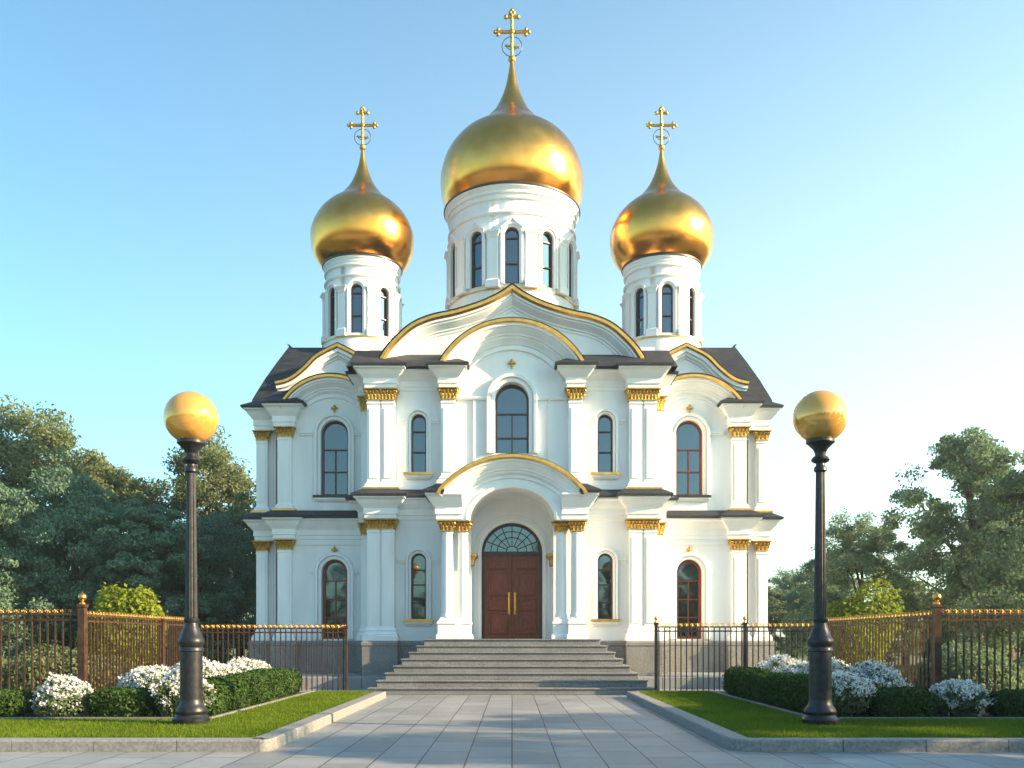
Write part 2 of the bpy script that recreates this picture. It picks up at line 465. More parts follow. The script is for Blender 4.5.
KX = {-1: 2.79, 1: 2.54}
KR = {-1: 0.12, 1: 0.32}
def kerb_path(sg):
    p = [(sg * 40, 10.70)]
    r_ = KR[sg]
    c = (sg * (KX[sg] + r_), 10.70 + r_)
    for q in range(7):
        a = PI / 2 * q / 6
        p.append((c[0] - sg * r_ * math.sin(a), c[1] - r_ * math.cos(a)))
    p += [(sg * KX[sg], 20.6), (sg * (KX[sg] + 0.3), 20.9), (sg * 7.0, 20.9)]
    return p
for sg in (-1, 1):
    K = B(); pth = kerb_path(sg)
    pr = [(0, 0), (0, 0.12), (0.015, 0.14), (0.24, 0.14), (0.25, 0.13), (0.25, 0)]
    if sg > 0: pth = pth[::-1]; pr = [(-a, c) for a, c in pr]
    else: pr = [(-a, c) for a, c in pr]; pth = pth
    # inward = away from the pavement
    if sg < 0: pr = pr
    # laid as separate stones with open joints
    pr2 = [(-abs(a), z) for a, z in pr]
    if sg < 0: stones = [[pth[0], pth[1]], pth[1:8], pth[7:9], pth[8:10], pth[9:]]
    else: stones = [pth[:2], pth[1:3], pth[2:4], pth[3:10], pth[9:11]]
    for st in stones:
        if len(st) != 2: K.sweep(st, pr2, PLAN); continue
        a, c = Vector(st[0]), Vector(st[1]); L = (c - a).length; k = max(1, int(round(L / 0.95)))
        for q in range(k):
            p0 = a.lerp(c, (q * L / k + .004) / L); p1 = a.lerp(c, ((q + 1) * L / k - .004) / L)
            K.sweep([tuple(p0), tuple(p1)], pr2, PLAN)
    tag(bevel(make('kerb', K, M['kerbstone'], smooth=20), 0.006), kind='structure')
    L = B()
    x0, x1 = sorted((sg * (KX[sg] + 0.2), sg * 40))
    L.quad([(x0, 10.93, 0.118), (x1, 10.93, 0.118), (x1, 20.8, 0.118), (x0, 20.8, 0.118)])
    tag(make('lawn', L, M['turf'], smooth=0), kind='structure')
    S = B()
    x0, x1 = sorted((sg * 4.42, sg * 7.1))
    S.quad([(x0, 13.55, 0.124), (x1, 13.55, 0.124), (x1, 20.5, 0.124), (x0, 20.5, 0.124)])
    x0, x1 = sorted((sg * 7.1, sg * 14))
    S.quad([(x0, 13.55, 0.124), (x1, 13.55, 0.124), (x1, 15.6, 0.124), (x0, 15.6, 0.124)])
    tag(make('flower_bed', S, M['soil'], smooth=0), kind='structure')
    E_ = B()
    E_.sweep([(sg * 14, 13.5), (sg * 4.38, 13.5), (sg * 4.38, 20.5)], [(-0.03, 0.1), (-0.03, 0.165), (0.03, 0.165), (0.03, 0.1)], PLAN)
    tag(make('bed_edging', E_, M['kerbstone'], smooth=0), kind='structure')

# ------------------------------------------------------------------ church
YC = 26.2
church = thing('church', 'white stuccoed orthodox church with three gilded onion domes and dark roofs', 'church', (0, 32, 0.3))
P = lambda name, bb, mats, parent=church, smooth=32: make(name, bb, mats, parent, smooth)

# window: frame and pane filling an opening, a surround and a sill
def window(parent, xc, hw, zs, zp, rise, y, bars_z, mull_top, fmat, surround=0.17, sill=True, sillmat='gold_trim', ywall=None, xf=None, name='window', fw=0.055, sillw=0.12, imposts=0.0, keystone=None, mull2=False):
    F = B()
    path = archpath(xc, hw, zs, zp, rise)
    F.sweep(path, [(-fw, 0.0), (-fw, 0.06), (-0.008, 0.075), (0.0, 0.075), (0.0, 0.0)], XZ(y))
    F.box(xc - hw, xc + hw, y - 0.07, y, zs, zs + fw)
    bw = 0.018
    for z in bars_z: F.box(xc - hw + 0.01, xc + hw - 0.01, y - 0.05, y + 0.01, z - bw, z + bw)
    if mull_top: F.box(xc - bw, xc + bw, y - 0.055, y + 0.01, zs + 0.01, mull_top)
    i0 = 0
    if xf: F.xf(xf)
    w = P(name, F, fmat, parent)
    G = B()
    G.quad([(p[0], y, p[1]) for p in path][::-1])
    if xf: G.xf(xf)
    two = root_of(parent) is not parent
    if two:   # already a part: keep the pane inside this sub-part's mesh
        G2 = B(); base = len(F.v)
        F.v += G.v; F.f += [tuple(base + q for q in f) for f in G.f]; F.m += [1] * len(G.f)
        bpy.data.objects.remove(w)
        w = P(name, F, [fmat, M['glass']], parent)
    else:
        P('pane', G, M['glass'], w, 0)
    yw = ywall if ywall is not None else y - 0.2
    if surround:
        S = B()
        s = surround
        zlo = zs
        S.sweep(archpath(xc, hw, zlo, zp, rise), [(0.0, -0.02), (0.0, 0.05), (0.02, 0.06), (s * 0.40, 0.06), (s * 0.42, 0.03), (s * 0.52, 0.03), (s * 0.56, 0.12), (s * 0.9, 0.13), (s, 0.09), (s, -0.02)], XZ(yw))
        if imposts:
            for g in (-1, 1):
                xa = xc + g * (hw + s - 0.02)
                S.box(xa, xa + g * imposts, yw - 0.05, yw + 0.02, zp - 0.06, zp)
                S.box(xa, xa + g * imposts, yw - 0.085, yw + 0.02, zp + 0.002, zp + 0.05)
        if xf: S.xf(xf)
        if two: P('window_surround', S, M['plaster'], parent)
        else: P('surround', S, M['plaster'], w)
    if sill:
        S = B()
        S.stack(xc - hw - sillw, xc + hw + sillw, yw - 0.06, yw + 0.1, [(0.0, zs - 0.19), (0.06, zs - 0.12), (0.06, zs - 0.075)], 0)
        S.box(xc - hw - sillw - 0.08, xc + hw + sillw + 0.08, yw - 0.15, y, zs - 0.074, zs - 0.002, 1)
        if xf: S.xf(xf)
        P('sill', S, [M['plaster'], M[sillmat]], w if not two else parent)
    return w

def ornament(x, y, z, s=0.16):
    O = B()
    O.ball((x, y - 0.05, z), s * 0.42, 6)
    for a in range(4):
        t = a * PI / 2
        O.ball((x + math.sin(t) * s * 0.62, y - 0.03, z + math.cos(t) * s * 0.62), s * 0.34, 5)
    O.box(x - s * .2, x + s * .2, y - 0.05, y + 0.03, z - s * 1.15, z - s * 0.5)
    P('ornament', O, M['gold_dull'])

def capital(parent, xc, yc, w, d, z0, z1, round_=False, ywall=None):
    # gilded leafy capital: bell, two rows of curled leaves, volutes, abacus
    C_ = B(); h = z1 - z0
    y0, y1 = yc - d / 2, yc + d / 2
    o = 0.07
    C_.stack(xc - w / 2, xc + w / 2, y0, y1, [(0.025, z0), (0.025, z0 + h * .08), (-0.012, z0 + h * .1), (0.0, z0 + h * .45), (o * .8, z0 + h * .82)], 0, True, True)
    C_.stack(xc - w / 2, xc + w / 2, y0, y1, [(o, z0 + h * .84), (o + .015, z0 + h * .9), (o + .04, z0 + h * .93), (o + .04, z0 + h)], 0, True, True)
    faces = [((xc, y0), (1, 0), (0, -1), w), ((xc - w / 2, yc), (0, 1), (-1, 0), d), ((xc + w / 2, yc), (0, 1), (1, 0), d)]
    for (bx, by), (tx, ty), (ox, oy), ww in faces:
        k = max(2, int(round(ww / 0.1)))
        for row, (za, zb, bulge) in enumerate(((z0 + h * .1, z0 + h * .48, 0.035), (z0 + h * .3, z0 + h * .78, 0.06))):
            for q in range(k + row):
                t = ((q + .5) / k - .5) * ww if row == 0 else (q / k - .5) * ww
                lw = ww / k * 0.44
                rows = []
                for s_, (fz, fo, fw) in enumerate(((0, .004, 1), (.5, .4, 1.05), (.85, .9, .8), (1.0, 1.25, .45), (.9, 1.5, .2))):
                    zz = za + (zb - za) * fz; oo = bulge * fo + 0.004
                    rows.append([(bx + tx * (t + sx * lw * fw) + ox * (oo + (0.02 if sx == 0 else 0)), by + ty * (t + sx * lw * fw) + oy * (oo + (0.02 if sx == 0 else 0)), zz) for sx in (-1, 0, 1)])
                C_.grid(rows)
    for gx in (-1, 1):
        C_.ball((xc + gx * (w / 2 + o * .7), y0 - o * .7, z0 + h * .74), h * .13, 6)
    C_.ball((xc, y0 - o * .9, z0 + h * .86), h * .09, 6)
    return P('capital', C_, M['gold_dull'], parent, 40)

def pilaster(xc, w, yf, yw, z0, zc0, zc1, base_h, gold=False, groove=False):
    S = B()
    x0, x1 = xc - w / 2, xc + w / 2
    zb = z0 + base_h
    if groove:
        S.stack(x0 + .02, x1 - .02, yf + .055, yw, [(0, zb - .02), (0, zc0 + .03)])
        halves = ((x0, xc - .03), (xc + .03, x1))
    else: halves = ((x0, x1),)
    for xa, xb in halves:
        S.stack(xa, xb, yf, yw - (.01 if groove else 0), [(0, zb - .02), (0, zc0 - .1), (.02, zc0 - .09), (.02, zc0 - .06), (0, zc0 - .05), (0, zc0 + .03)])
        S.box(xa + .06, xb - .06, yf - .018, yf + .01, zb + .14, zc0 - .22)
    pl = P('pilaster', S, M['plaster'])
    Bs = B(); b = base_h
    Bs.stack(x0, x1, yf, yw, [(.12, z0), (.12, z0 + b * .38), (.09, z0 + b * .42), (.10, z0 + b * .5), (.06, z0 + b * .62), (.05, z0 + b * .74), (.07, z0 + b * .8), (.02, z0 + b), (0, z0 + b + .04)])
    P('base', Bs, [M['plaster']], pl)
    if gold:
        Gs = B(); Gs.stack(x0, x1, yf, yw, [(.125, z0 + b * .16), (.135, z0 + b * .2), (.135, z0 + b * .42), (.10, z0 + b * .47)])
        P('gold_band', Gs, M['gold_trim'], pl)
    capital(pl, xc, (yf + yw) / 2 - 0.004, w, yw - yf, zc0, zc1)
    return pl

# --- levels
ZB = 1.25
CL0, CL1 = 4.36, 4.64       # centre lower capital
EL1 = 5.24                  # centre lower entablature top
CU0, CU1 = 7.95, 8.27
EU1 = 8.82
WL0, WL1 = 3.98, 4.28
WE1 = 4.90
WU0, WU1 = 7.35, 7.64
WEU = 8.27
YW, YO, XO = 28.0, 28.5, 7.78

# --- central wall with its openings
ow = [(-2.63, .215, 5.98, 7.42, .215), (2.63, .215, 5.98, 7.42, .215), (-2.63, .215, 1.86, 3.50, .215), (2.63, .215, 1.86, 3.50, .215)]
main_win = (0.0, .475, 6.50, 8.02, .475)
door_o = (0.0, .86, 1.302, 3.74, .84)
W = B()
wall_cols(W, -4.06, 4.06, const(ZB), const(8.9), ow + [main_win, door_o], YC, 0.34, n=8)
for sg in (-1, 1):
    W.box(sg * 4.06, sg * 4.36, 26.9, 28.6, ZB, 9.0)
    W.box(sg * 3.7, sg * 4.06, 26.54, 34, ZB, 9.0)
P('wall', W, M['plaster'])

# gable bay: raised panel under the round arch
A_H, A_Z, A_R = 1.97, 8.80, 1.24
outer = arc(0, A_Z, A_H, A_R, 32)
W = B()
topf = lambda u: interp(outer, max(-1.96, min(1.96, u)))
wall_cols(W, -1.97, 1.97, const(5.3), topf, [main_win], 26.05, 0.15, n=44)
gb = P('gable_bay', W, M['plaster'])
Mo = B()
Mo.sweep(outer, [(-.02, -.1), (-.02, .46), (-.10, .46), (-.115, .42), (-.15, .40), (-.26, .26), (-.30, .25), (-.315, .20), (-.36, .19), (-.47, .07), (-.50, .06), (-.51, .02), (-.60, .02), (-.61, .06), (-.65, .06), (-.66, -.05)], XZ(26.05))
P('arch_moulding', Mo, M['plaster'], gb)
Mo = B()
Mo.sweep(outer, [(.0, .3), (-.03, .475), (.0, .52), (.075, .52), (.09, .47), (.12, .42), (.12, .2)], XZ(26.05))
P('gold_edging', Mo, M['gold_trim'], gb)
Mo = B()
Mo.sweep(outer, [(.122, .44), (.13, .44), (.13, -2.2), (.05, -2.2)], XZ(26.05))
P('vault_roof', Mo, M['dark_metal_roof'], gb)
ornament(0, 26.05, 9.02, .125)
# string course and panel lines in the bay
for sg in (-1, 1):
    S = B()
    a, c = sorted((sg * .70, sg * 1.57))
    S.stack(a, c, 26.0, 26.06, [(0, 7.98), (.03, 8.02), (.03, 8.06), (0, 8.08)])
    S.box(sg * 1.02, sg * 1.08, 26.0, 26.06, 5.9, 7.985)
    P('string_course', S, M['plaster'])

# windows of the centre
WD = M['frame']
window(church, 0, .475, 6.50, 8.02, .475, YC + .16, [7.66, 6.98], 7.66, WD, .24, False, ywall=26.05, fw=.06)
for sg in (-1, 1):
    window(church, sg * 2.63, .215, 5.98, 7.42, .215, YC + .17, [7.16, 6.58], None, WD, .14, True, ywall=YC, imposts=.25, fw=.045)
    window(church, sg * 2.63, .215, 1.86, 3.50, .215, YC + .17, [3.25, 2.83, 2.33], None, WD, .14, True, ywall=YC, imposts=.25, fw=.045)
    for g in (-1, 1):
        S = B()
        xa = sg * 2.63 + g * .42
        S.box(xa - .03, xa + .03, YC - .03, YC + .01, 1.95, 3.3)
        P('wall_strip', S, M['plaster'])

# pilasters of the centre
for sg in (-1, 1):
    pilaster(sg * 3.66, .76, 25.92, YC, ZB, CL0, CL1, .36, groove=True)
    pilaster(sg * 3.66, .76, 25.92, YC, 5.42, CU0, CU1, .22, True, groove=True)
    pilaster(sg * 4.20, .26, 26.72, 26.9, ZB, CL0 - .08, CL1, .36)
    pilaster(sg * 4.20, .26, 26.72, 26.9, 5.42, CU0 - .1, CU1, .22, True)
    pilaster(sg * 1.775, .39, 25.82, 26.05, 5.6, CU0, CU1, .2)

# entablatures (swept round every break of the plan)
ENT = lambda z0, z1: [(0, z0), (.03, z0 + .02), (.03, z0 + (z1 - z0) * .2), (.06, z0 + (z1 - z0) * .23), (.06, z0 + (z1 - z0) * .5), (.10, z0 + (z1 - z0) * .55), (.13, z0 + (z1 - z0) * .64), (.19, z0 + (z1 - z0) * .72), (.22, z0 + (z1 - z0) * .82), (.28, z0 + (z1 - z0) * .92), (.30, z0 + (z1 - z0) * .93), (.30, z1), (-.05, z1 + .01)]
def mirror(path, sg):
    return [(sg * x, y) for x, y in path] if sg > 0 else [(sg * x, y) for x, y in path][::-1]
up = [(1.55, 26.1), (1.55, 25.80), (2.0, 25.80), (2.0, 26.2), (3.25, 26.2), (3.25, 25.87), (4.07, 25.87), (4.07, 26.72), (4.36, 26.72), (4.36, 28.6)]
lo = [(1.9, 26.2), (3.25, 26.2), (3.25, 25.87), (4.07, 25.87), (4.07, 26.72), (4.36, 26.72), (4.36, 28.6)]
wu = [(6.52, 28.05), (6.52, 27.79), (7.1, 27.79), (7.1, 28.3), (7.80, 28.3), (7.80, 38), ]
wl = [(4.4, 28.0), (6.52, 28.0), (6.52, 27.79), (7.1, 27.79), (7.1, 28.3), (7.80, 28.3), (7.80, 38)]
EAVE = lambda z: [(.29, z + .008), (.36, z + .008), (.37, z + .065), (.02, z + .27), (-.02, z + .27)]
for sg in (-1, 1):
    for pth, z0, z1, dk in ((up, CU1, EU1, 1), (lo, CL1, EL1, 1), (wu, WU1, WEU, 1), (wl, WL1, WE1, 1)):
        C_ = B(); C_.sweep(mirror(pth, sg), ENT(z0, z1), PLAN)
        cn = P('cornice', C_, M['plaster'])
        if dk:
            D_ = B(); D_.sweep(mirror(pth, sg), EAVE(z1), PLAN)
            P('pent_roof', D_, M['shingle'], church, 20)
# architrave string across wing upper level on both sides of the window
    S = B()
    a, c = sorted((sg * 4.5, sg * 6.5))
    S.box(a, c, 27.96, 28.02, WL0 + .15, WL0 + .23)
    P('string_course', S, M['plaster'])

# --- wings
GA_X, GA_H, GA_Z, GA_R = 5.40, 1.46, 8.16, .92
for sg in (-1, 1):
    warc = arc(sg * GA_X, GA_Z, GA_H, GA_R, 28)
    xin, xout = sg * 4.4, sg * 7.1
    u0, u1 = sorted((xin, xout))
    lo_, hi_ = min(warc)[0], max(warc)[0]
    tf = lambda u: interp(warc, u) if lo_ < u < hi_ else GA_Z
    W = B()
    oo = [(sg * 5.34, .41, 5.62, 7.48, .41), (sg * 5.34, .39, 1.30, 3.30, .40)]
    wall_cols(W, u0, u1, const(ZB), tf, oo, YW, .32, n=40)
    W.box(sg * 7.1, sg * XO, YO, 38, ZB, WEU)
    W.box(sg * 7.06, sg * 7.1, YW, YO + .1, ZB, WEU - .02)
    W.box(sg * 4.4, sg * XO, 37.9, 38.1, ZB, WEU)
    P('wall', W, M['plaster'])
    # round gable mouldings, gold edge, vault
    Mo = B()
    Mo.sweep(warc, [(-.02, -.1), (-.02, .40), (-.08, .40), (-.095, .35), (-.13, .34), (-.24, .17), (-.28, .16), (-.295, .11), (-.34, .10), (-.39, .03), (-.40, .012), (-.47, .012), (-.48, .05), (-.52, .05), (-.53, -.05)], XZ(YW))
    g_ = P('round_gable', Mo, M['plaster'])
    Mo = B()
    Mo.sweep(warc, [(0, .3), (-.03, .41), (0, .46), (.07, .46), (.085, .41), (.12, .38), (.12, .2)], XZ(YW))
    P('gold_edging', Mo, M['gold_trim'], g_)
    Mo = B()
    Mo.sweep(warc, [(.122, .40), (.13, .40), (.13, -1.2), (.05, -1.2)], XZ(YW))
    P('vault_roof', Mo, M['dark_metal_roof'], g_)
    # upper window, lower french window
    window(church, sg * 5.34, .41, 5.62, 7.48, .41, YW + .2, [7.02, 6.35], 7.02, WD if sg < 0 else M['wood'], .20, True, 'dark_metal_roof', ywall=YW, imposts=.45, fw=.06, sillw=.14)  # left frame darker: shade put into its colour; right keeps the plain wood
    window(church, sg * 5.34, .39, 1.30, 3.30, .40, YW + .2, [3.06, 2.5, 1.95], 3.06, M['wood'], .20, False, ywall=YW, imposts=.14, fw=.085)
    ornament(sg * 5.34, YW, 8.24, .115)
    ornament(sg * 5.34, YW, 3.98, .11)
    pilaster(sg * 6.81, .42, 27.82, YW, ZB, WL0, WL1, .3)
    pilaster(sg * 6.81, .42, 27.82, YW, 5.10, WU0, WU1, .22, True)
    pilaster(sg * 7.62, .34, 28.33, YO, ZB, WL0, WL1, .3)
    pilaster(sg * 7.62, .34, 28.33, YO, 5.10, WU0, WU1, .22, True)
    # wing roof: steep hipped, flared at the eaves
    rings = [(7.98, 28.36, 38.1, 8.38), (7.94, 28.42, 37.9, 8.62), (7.70, 28.9, 37.4, 9.35), (7.48, 29.5, 36.8, 10.05), (7.28, 30.25, 36.0, 10.78), (7.2, 30.45, 35.8, 10.82)]
    Rf = B()
    rows = [[(sg * 3.9, a, z), (sg * xo, a, z), (sg * xo, c, z), (sg * 3.9, c, z)] for xo, a, c, z in rings]
    Rf.grid(rows, 0, close_u=True); Rf.quad(rows[-1]); Rf.quad(rows[0])
    Rf.tube([(sg * 7.2, 30.4, 10.78), (sg * 7.26, 30.3, 10.86), (sg * 7.31, 30.26, 10.90)], [.05, .03, .01], 5)
    rf = P('roof', Rf, M['shingle'], church, 25)
    # ogee gable behind the round one
    pk = 5.36
    half = [(0, 10.28), (.60, 9.97), (.94, 9.64), (1.27, 9.36), (1.58, 9.19), (1.90, 9.12)]
    hs = smoothcurve(half, 5)
    og = [(sg * pk + x, z) for x, z in hs[::-1]] + [(sg * pk - x, z) for x, z in hs[1:]]
    W = B()
    yg = 28.75
    W.quad([(x, yg, z) for x, z in og] + [(og[-1][0], yg, 8.6), (og[0][0], yg, 8.6)])
    W.sweep(og, [(-.03, -.1), (-.03, .20), (-.13, .20), (-.15, .13), (-.22, .12), (-.24, .05), (-.29, .04), (-.29, 0)], XZ(yg))
    g2 = P('ogee_gable', W, M['plaster'])
    Mo = B(); Mo.sweep(og, [(-.03, .1), (-.04, .21), (0, .26), (.075, .26), (.09, .22), (.11, .2), (.11, -.05)], XZ(yg))
    P('gold_edging', Mo, M['gold_trim'], g2)
    Mo = B(); Mo.sweep(og, [(.112, .22), (.12, .22), (.12, -3), (.0, -3)], XZ(yg))
    P('vault_roof', Mo, M['dark_metal_roof'], g2)

# --- big ogee gable over the centre
half = [(0, 11.32), (.30, 11.12), (.85, 10.86), (1.60, 10.62), (2.28, 10.47), (2.82, 10.24), (3.26, 9.87), (3.54, 9.55), (3.72, 9.25)]
hs = smoothcurve(half, 5)
og = [(x, z) for x, z in hs[::-1]] + [(-x, z) for x, z in hs[1:]]
W = B(); yg = 26.95
W.quad([(x, yg, z) for x, z in og] + [(og[-1][0], yg, 8.9), (og[0][0], yg, 8.9)])
W.sweep(og, [(-.03, -.1), (-.03, .30), (-.11, .30), (-.125, .25), (-.17, .24), (-.30, .08), (-.34, .07), (-.35, .03), (-.42, .025), (-.42, 0)], XZ(yg))
g3 = P('ogee_gable', W, M['plaster'])
Mo = B(); Mo.sweep(og, [(-.03, .1), (-.05, .31), (0, .38), (.085, .38), (.10, .33), (.14, .3), (.14, -.05)], XZ(yg))
P('gold_edging', Mo, M['gold_trim'], g3)
Mo = B(); Mo.sweep(og, [(.142, .33), (.15, .33), (.15, -5), (.05, -5)], XZ(yg))
P('vault_roof', Mo, M['dark_metal_roof'], g3)
# sloped roof over the centre cornice
Rf = B()
for sg in (-1, 1):
    Rf.quad([(sg * 1.9, 25.78, EU1 + .04), (sg * 4.6, 25.78, EU1 + .04), (sg * 4.6, 27.4, 9.80), (sg * 1.9, 27.4, 9.80)])
    Rf.quad([(sg * 4.6, 25.78, EU1 + .04), (sg * 4.6, 27.4, 9.80), (sg * 4.6, 30, 9.80), (sg * 4.6, 30, EU1 + .04), ])
    Rf.quad([(sg * 3.4, 27.4, 9.80), (sg * 4.6, 27.4, 9.80), (sg * 4.6, 34, 10.6), (sg * 3.4, 34, 10.6)])
P('roof', Rf, M['shingle'], church, 20)
# body behind, back and main roof
W = B()
W.box(-4.4, 4.4, 28.7, 40, ZB, 10.3)
W.box(-7.0, 7.0, 33, 38, ZB, 8.4)
P('wall', W, M['plaster'])

# --- plinth
pl = [(1.9, 26.16), (3.2, 26.16), (3.2, 25.76), (4.12, 25.76), (4.12, 26.62), (4.42, 26.62), (4.42, 27.94), (6.48, 27.94), (6.48, 27.68), (7.14, 27.68), (7.14, 28.2), (7.96, 28.2), (7.96, 38.2), (0, 38.2)]
for sg in (-1, 1):
    Pl = B(); Pl.sweep(mirror(pl, sg), [(-.2, .29), (.03, .29), (.03, 1.10), (.05, 1.12), (.05, 1.20), (.0, 1.248), (-.25, 1.248)], PLAN)
    P('plinth', Pl, M['plinth'], church, 20)

# --- portico
PY = 24.45
po = arc(0, 5.06, 1.90, .95, 32)
W = B()
ptop = lambda u: interp(po, max(-1.89, min(1.89, u)))
wall_cols(W, -1.90, 1.90, const(4.42), ptop, [(0, 1.12, 4.42, 4.42, .86)], PY, YC - PY, n=44)
for sg in (-1, 1):
    W.box(sg * 1.12, sg * 1.62, 25.15, YC + .02, 1.302, 4.42)
po_ = P('portico', W, M['plaster'])
Mo = B()
Mo.sweep(po, [(-.02, -.05), (-.02, .34), (-.08, .34), (-.095, .29), (-.13, .28), (-.24, .16), (-.28, .15), (-.295, .10), (-.34, .09), (-.38, .05), (-.39, .015), (-.44, .015), (-.45, .04), (-.48, .04), (-.49, -.02)], XZ(PY))
Mo.sweep(archpath(0, 1.12, 4.42, 4.42, .86), [(-.004, -.3), (-.004, .05), (.05, .07), (.09, .07), (.10, .03), (.20, .03), (.20, -.02)], XZ(PY))
P('arch_moulding', Mo, M['plaster'], po_)
Mo = B(); Mo.sweep(po, [(-.02, .3), (-.03, .36), (0, .42), (.07, .42), (.09, .38), (.09, .1)], XZ(PY))
P('gold_edging', Mo, M['gold_trim'], po_)
Mo = B(); Mo.sweep(po, [(.092, .37), (.10, .37), (.10, -1.74), (.0, -1.74)], XZ(PY))
P('vault_roof', Mo, M['dark_metal_roof'], po_)
for sg in (-1, 1):
    C_ = B()
    C_.sweep(mirror([(1.30, 24.41), (1.96, 24.41), (1.96, 26.2)], sg), ENT(4.42, 5.10), PLAN)
    C_.box(sg * 1.14, sg * 1.955, 24.415, 25.3, 4.415, 4.62)
    P('cornice', C_, M['plaster'], po_)
    D_ = B(); D_.sweep(mirror([(1.75, 24.41), (1.96, 24.41), (1.96, 26.2)], sg), EAVE(5.10), PLAN)
    P('pent_roof', D_, M['shingle'], po_, 20)
    for x, y, r in ((1.715, 24.63, .16), (1.305, 24.74, .145)):
        S = B()
        S.lathe(sg * x, y, [(r * 1.16, 1.86), (r * 1.18, 1.9), (r * 1.1, 1.94), (r * 1.02, 1.97), (r, 2.02), (r * 1.0, 2.8), (r * .93, 3.7), (r * .88, 4.08), (r * 1.0, 4.09), (r * 1.0, 4.12), (r * .88, 4.13), (r * .88, 4.2)], 28)
        c_ = P('column', S, M['plaster'])
        Pd = B()
        q = r * 1.1
        Pd.stack(sg * x - q, sg * x + q, y - q, y + q, [(.10, 1.302), (.10, 1.40), (.06, 1.44), (.06, 1.68), (.08, 1.70), (.08, 1.74), (.04, 1.78), (.0, 1.84), (0, 1.87)], 0, True, True)
        P('pedestal', Pd, M['plaster'], c_)
        capital(c_, sg * x, y, r * 1.9, r * 1.9, 4.14, 4.414)
    # gilded imposts inside the porch
    I_ = B(); I_.stack(*sorted((sg * 1.06, sg * 1.16)), 25.35, 25.75, [(0, 3.30), (.03, 3.33), (.03, 3.45), (.08, 3.52), (.12, 3.56), (.12, 3.62)], 0, True, True)
    P('impost', I_, M['gold_dull'], po_)

# --- door
dr = thing_door = None
Dm = B()
yd = YC + .24
Dm.sweep(archpath(0, .86, 1.302, 3.74, .84, 24), [(-.07, 0), (-.07, .07), (-.01, .09), (0, .09), (0, 0)], XZ(yd))
Dm.box(-.86, .86, yd - .085, yd + .02, 3.66, 3.78)
door = P('door', Dm, M['frame'])
for sg in (-1, 1):
    L = B()
    a, c = sorted((sg * .006, sg * .79))
    L.box(a, c, yd - .03, yd + .03, 1.305, 3.66)
    xm, wd = sg * .40, .27
    for z0, z1 in ((1.45, 2.06), (2.12, 2.46), (2.54, 3.22), (3.30, 3.56)):
        L.stack(xm - wd, xm + wd, yd - .031, yd, [(0.02, z0 - .02), (.02, z1 + .02)], 0)
        # moulded rim and raised field, modelled standing proud
        for (xa, xb, za, zb) in ((xm - wd, xm + wd, z0, z0 + .05), (xm - wd, xm + wd, z1 - .05, z1), (xm - wd, xm - wd + .05, z0 + .051, z1 - .051), (xm + wd - .05, xm + wd, z0 + .051, z1 - .051)):
            L.box(xa, xb, yd - .095, yd - .02, za, zb)
        L.stack(xm - wd + .10, xm + wd - .10, yd - .04, yd - .02, [(.0, z0 + .10), (.0, z1 - .10)], 0)
        L.box(xm - wd + .13, xm + wd - .13, yd - .065, yd - .02, z0 + .13, z1 - .13) if z1 - z0 > .3 else None
    L.box(sg * .006, sg * .05, yd - .06, yd, 1.31, 3.655)
    lf = bevel(P('door_leaf', L, M['wood'], door), .006)
    # the handle is a sub-part of the door
    H = B()
    x = sg * .085
    H.box(x - .03, x + .03, yd - .082, yd - .058, 2.0, 2.62)
    H.tube([(x, yd - .08, 2.12), (x, yd - .15, 2.16), (x, yd - .15, 2.5), (x, yd - .08, 2.54)], .016, 8)
    H.ball((x, yd - .1, 2.06), .03, 6)
    P('handle', H, M['gold_trim'], door)
Fl = B()
cz = 3.79
for k in range(1, 8):
    a = PI * k / 8
    Fl.tube([(.16 * math.cos(a), yd - .02, cz + .15 * math.sin(a)), (.78 * math.cos(a), yd - .02, cz + .74 * math.sin(a))], .012, 5)
for rr in (.16, .42, .6):
    Fl.tube([(rr * math.cos(PI * q / 20), yd - .02, cz + rr * .94 * math.sin(PI * q / 20)) for q in range(21)], .012, 5)
P('fanlight_grille', Fl, M['iron'], door)
G = B(); G.quad([(.80 * math.cos(PI * q / 24), yd, cz - .03 + .8 * math.sin(PI * q / 24)) for q in range(25)])
P('pane', G, M['glass'], door, 0)
S = B()
S.sweep(archpath(0, .86, 1.302, 3.74, .84, 24), [(0, -.02), (0, .05), (.03, .06), (.10, .06), (.11, .03), (.20, .03), (.21, .0)], XZ(YC))
P('surround', S, M['plaster'], door)
# dark room behind the openings so no light leaks through
I_ = B()
I_.box(-3.6, 3.6, 26.6, 28.6, 1.28, 1.299)
P('floor', I_, M['step'])

